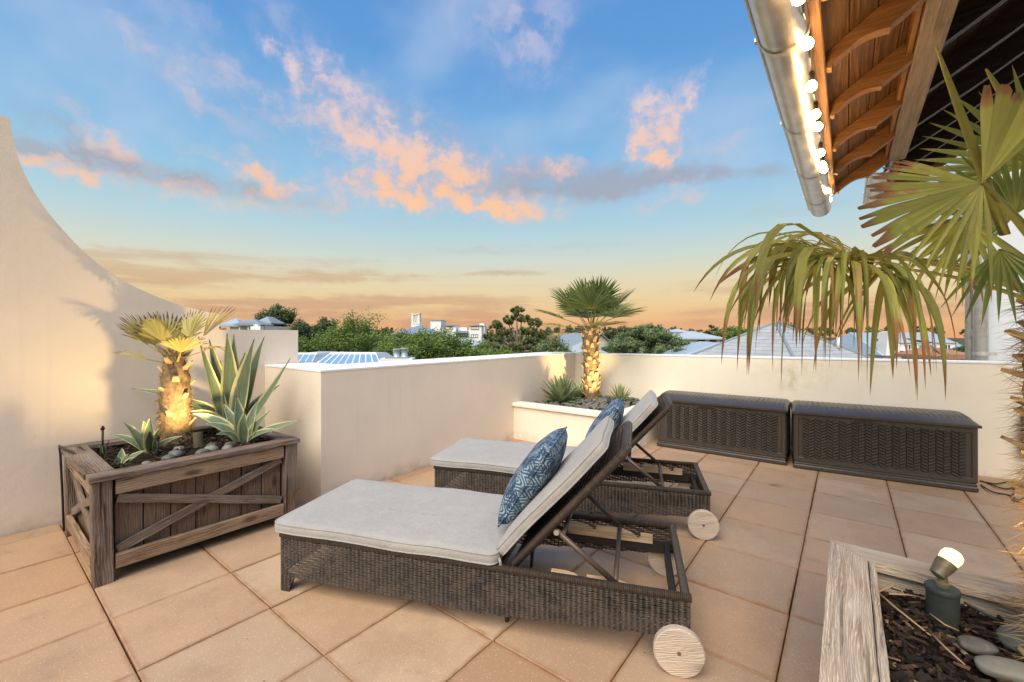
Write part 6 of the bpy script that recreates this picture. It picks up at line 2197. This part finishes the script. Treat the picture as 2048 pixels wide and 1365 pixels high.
e = place(empty('grey_roof_house', (0, 0, 0), 'house with a broad blue-grey roof below the white hipped house', 'house'), house_frame(1436, D, R(-10)))
MB().box((0, 3, (ZV(716, D) + GZ) / 2), (130 * s_, 5, ZV(716, D) - GZ)).build('wall', MAT['stucco_white'], e)
m = MB(); hip_roof(m, -72 * s_, 90 * s_, 0, 5.2, ZV(716, D), ZV(686, D), .2, ridge=1.0); m.build('roof', MAT['roof_blue'], e)
D = 19
s_ = px(D)
e = place(empty('flared_chimney', (0, 0, 0), 'white flared chimney rising behind the hanging palm blades', 'chimney'), house_frame(1535, D))
MB().prism([(-10 * s_, ZV(660, D)), (2 * s_, ZV(654, D)), (6 * s_, ZV(656, D)), (8 * s_, ZV(672, D)), (16 * s_, ZV(688, D)), (30 * s_, ZV(706, D)), (34 * s_, GZ), (-14 * s_, GZ)], 0, .8).build('chimney_body', MAT['white_paint'], e, fix=True)
MB().box((0, .4, ZV(656, D) + 0.09), (12 * s_, .9, .06)).build('chimney_cap', MAT['white_paint'], e)
# pyramid roof
D = 15.5
s_ = px(D)
e = place(empty('pyramid_roof_house', (0, 0, 0), 'house with a large grey pyramid roof beyond the rear parapet', 'house'), house_frame(1690, D, R(24)))
hw = 2.55
MB().box((0, 2.6, (ZV(734, D) + GZ) / 2), (2 * hw - .4, 2 * hw - .4, ZV(734, D) - GZ)).build('wall', MAT['stucco_white'], e)
m = MB(); q, a_, b_ = hip_roof(m, -hw, hw, 2.6 - hw, 2.6 + hw, ZV(734, D), ZV(640, D) - 0.05, .1); rf = m.build('roof', MAT['roof_slate'], e)
m = MB()
for p_ in q:
    m.tube([Vector(p_) + Vector((0, 0, .03)), Vector(a_) + Vector((0, 0, .03))], 0.05, 6)
m.build('hip_caps', MAT['roof_metal'], rf)
m = MB()
for side in range(4):
    p_, r_ = Vector(q[side]), Vector(q[(side + 1) % 4])
    nn = (r_ - p_).cross(Vector(a_) - p_).normalized()
    for k in range(1, 12):
        s0 = k / 12
        A_, B_ = p_.lerp(Vector(a_), s0), r_.lerp(Vector(a_), s0)
        m.tube([A_.lerp(B_, .01) + nn * 0.006, A_.lerp(B_, .99) + nn * 0.006], 0.007, 4)
m.build('shingle_courses', MAT['roof_slate'], rf)
MB().tube([(1.25, 0.9, ZV(700, D)), (1.25, 0.9, ZV(676, D))], 0.06, 10).build('vent_pipe', MAT['white_paint'], rf, 'all')

# row house with dormers
D = 42
s_ = px(D)
e = place(empty('row_house', (0, 0, 0), 'long pale-roofed row house with two white dormers at the right', 'house'), house_frame(1868, D, R(-6)))
MB().box((0, 6.2, (ZV(712, D) + GZ) / 2), (180 * s_, 12, ZV(712, D) - GZ)).build('wall', MAT['stucco_white'], e)
m = MB()
m.add([(-95 * s_, 0, ZV(712, D)), (95 * s_, 0, ZV(712, D)), (95 * s_, 6, ZV(665, D)), (-80 * s_, 6, ZV(665, D)), (95 * s_, 12, ZV(712, D)), (-95 * s_, 12, ZV(712, D))],
      [(0, 1, 2, 3), (3, 2, 4, 5), (0, 3, 5), (1, 4, 2)])
rf = m.build('roof', MAT['roof_blue'], e)
m = MB()
for k in range(20):
    x_ = -78 * s_ + 170 * s_ * k / 19
    m.tube([(x_, 0.02, ZV(711, D)), (x_, 6, ZV(664.7, D))], .03, 4)
m.build('seam_strips', MAT['roof_pale'], rf)
for xu, lab in ((1832, 'a'), (1900, 'b')):
    x_ = (xu - 1868) * s_
    d_ = MB()
    d_.prism([(x_ - 17 * s_, ZV(703, D)), (x_ + 17 * s_, ZV(703, D)), (x_ + 17 * s_, ZV(687, D)), (x_ - 17 * s_, ZV(687, D))], 0.6, 4.2)
    dm = d_.build('dormer', MAT['white_paint'], e, fix=True)
    m = MB(); m.add([(x_ - 19 * s_, .45, ZV(687, D)), (x_ + 19 * s_, .45, ZV(687, D)), (x_ + 19 * s_, 5.2, ZV(676, D)), (x_ - 19 * s_, 5.2, ZV(676, D)), (x_ - 19 * s_, .45, ZV(685.5, D)), (x_ + 19 * s_, .45, ZV(685.5, D)), (x_ + 19 * s_, 5.2, ZV(674.5, D)), (x_ - 19 * s_, 5.2, ZV(674.5, D))],
                    [(0, 1, 2, 3), (7, 6, 5, 4), (0, 4, 5, 1), (1, 5, 6, 2), (2, 6, 7, 3), (3, 7, 4, 0)]); m.build('dormer_roof', MAT['roof_pale'], dm, fix=True)
    for k in (-1, 0, 1):
        MB().box((x_ + 5.2 * k * s_, .58, ZV(694.5, D)), (2.6 * s_, .05, 8 * s_)).build('pane', MAT['window_glass'], dm)
        MB().box((x_ + 5.2 * k * s_, .57, ZV(690.2, D)), (3.6 * s_, .09, .8 * s_)).build('window_head', MAT['white_paint'], dm)
MB().prism([(-87 * s_, ZV(664, D)), (-78 * s_, ZV(663, D)), (-75 * s_, ZV(676, D)), (-66 * s_, ZV(690, D)), (-66 * s_, ZV(712, D)), (-92 * s_, ZV(712, D))], -.2, 1.0).build('chimney', MAT['white_paint'], e, fix=True)
D = 15.5
s_ = px(D)
e = place(empty('tiled_porch', (0, 0, 0), 'small clay-tiled porch roof beside the downpipes', 'porch'), house_frame(1928, D))
MB().box((0, 1.2, (ZV(714, D) + GZ) / 2), (50 * s_, 1.6, ZV(714, D) - GZ)).build('wall', MAT['stucco_cream'], e)
m = MB(); q, a_, b_ = hip_roof(m, -32 * s_, 40 * s_, .2, 2.2, ZV(713, D), ZV(698, D), .05); rf = m.build('roof', MAT['clay_tile'], e)
m = MB(); seams(m, q[0], q[1], (a_[0] - .3, a_[1], a_[2] - .03), (b_[0] + .3, b_[1], b_[2] - .03), 16, .02); m.build('tile_rows', MAT['clay_tile'], rf)
for k in (-14, 2, 18):
    MB().box((k * s_, .38, ZV(717, D)), (7 * s_, .03, 3.5 * s_)).build('pane', MAT['lit_glass'], e)
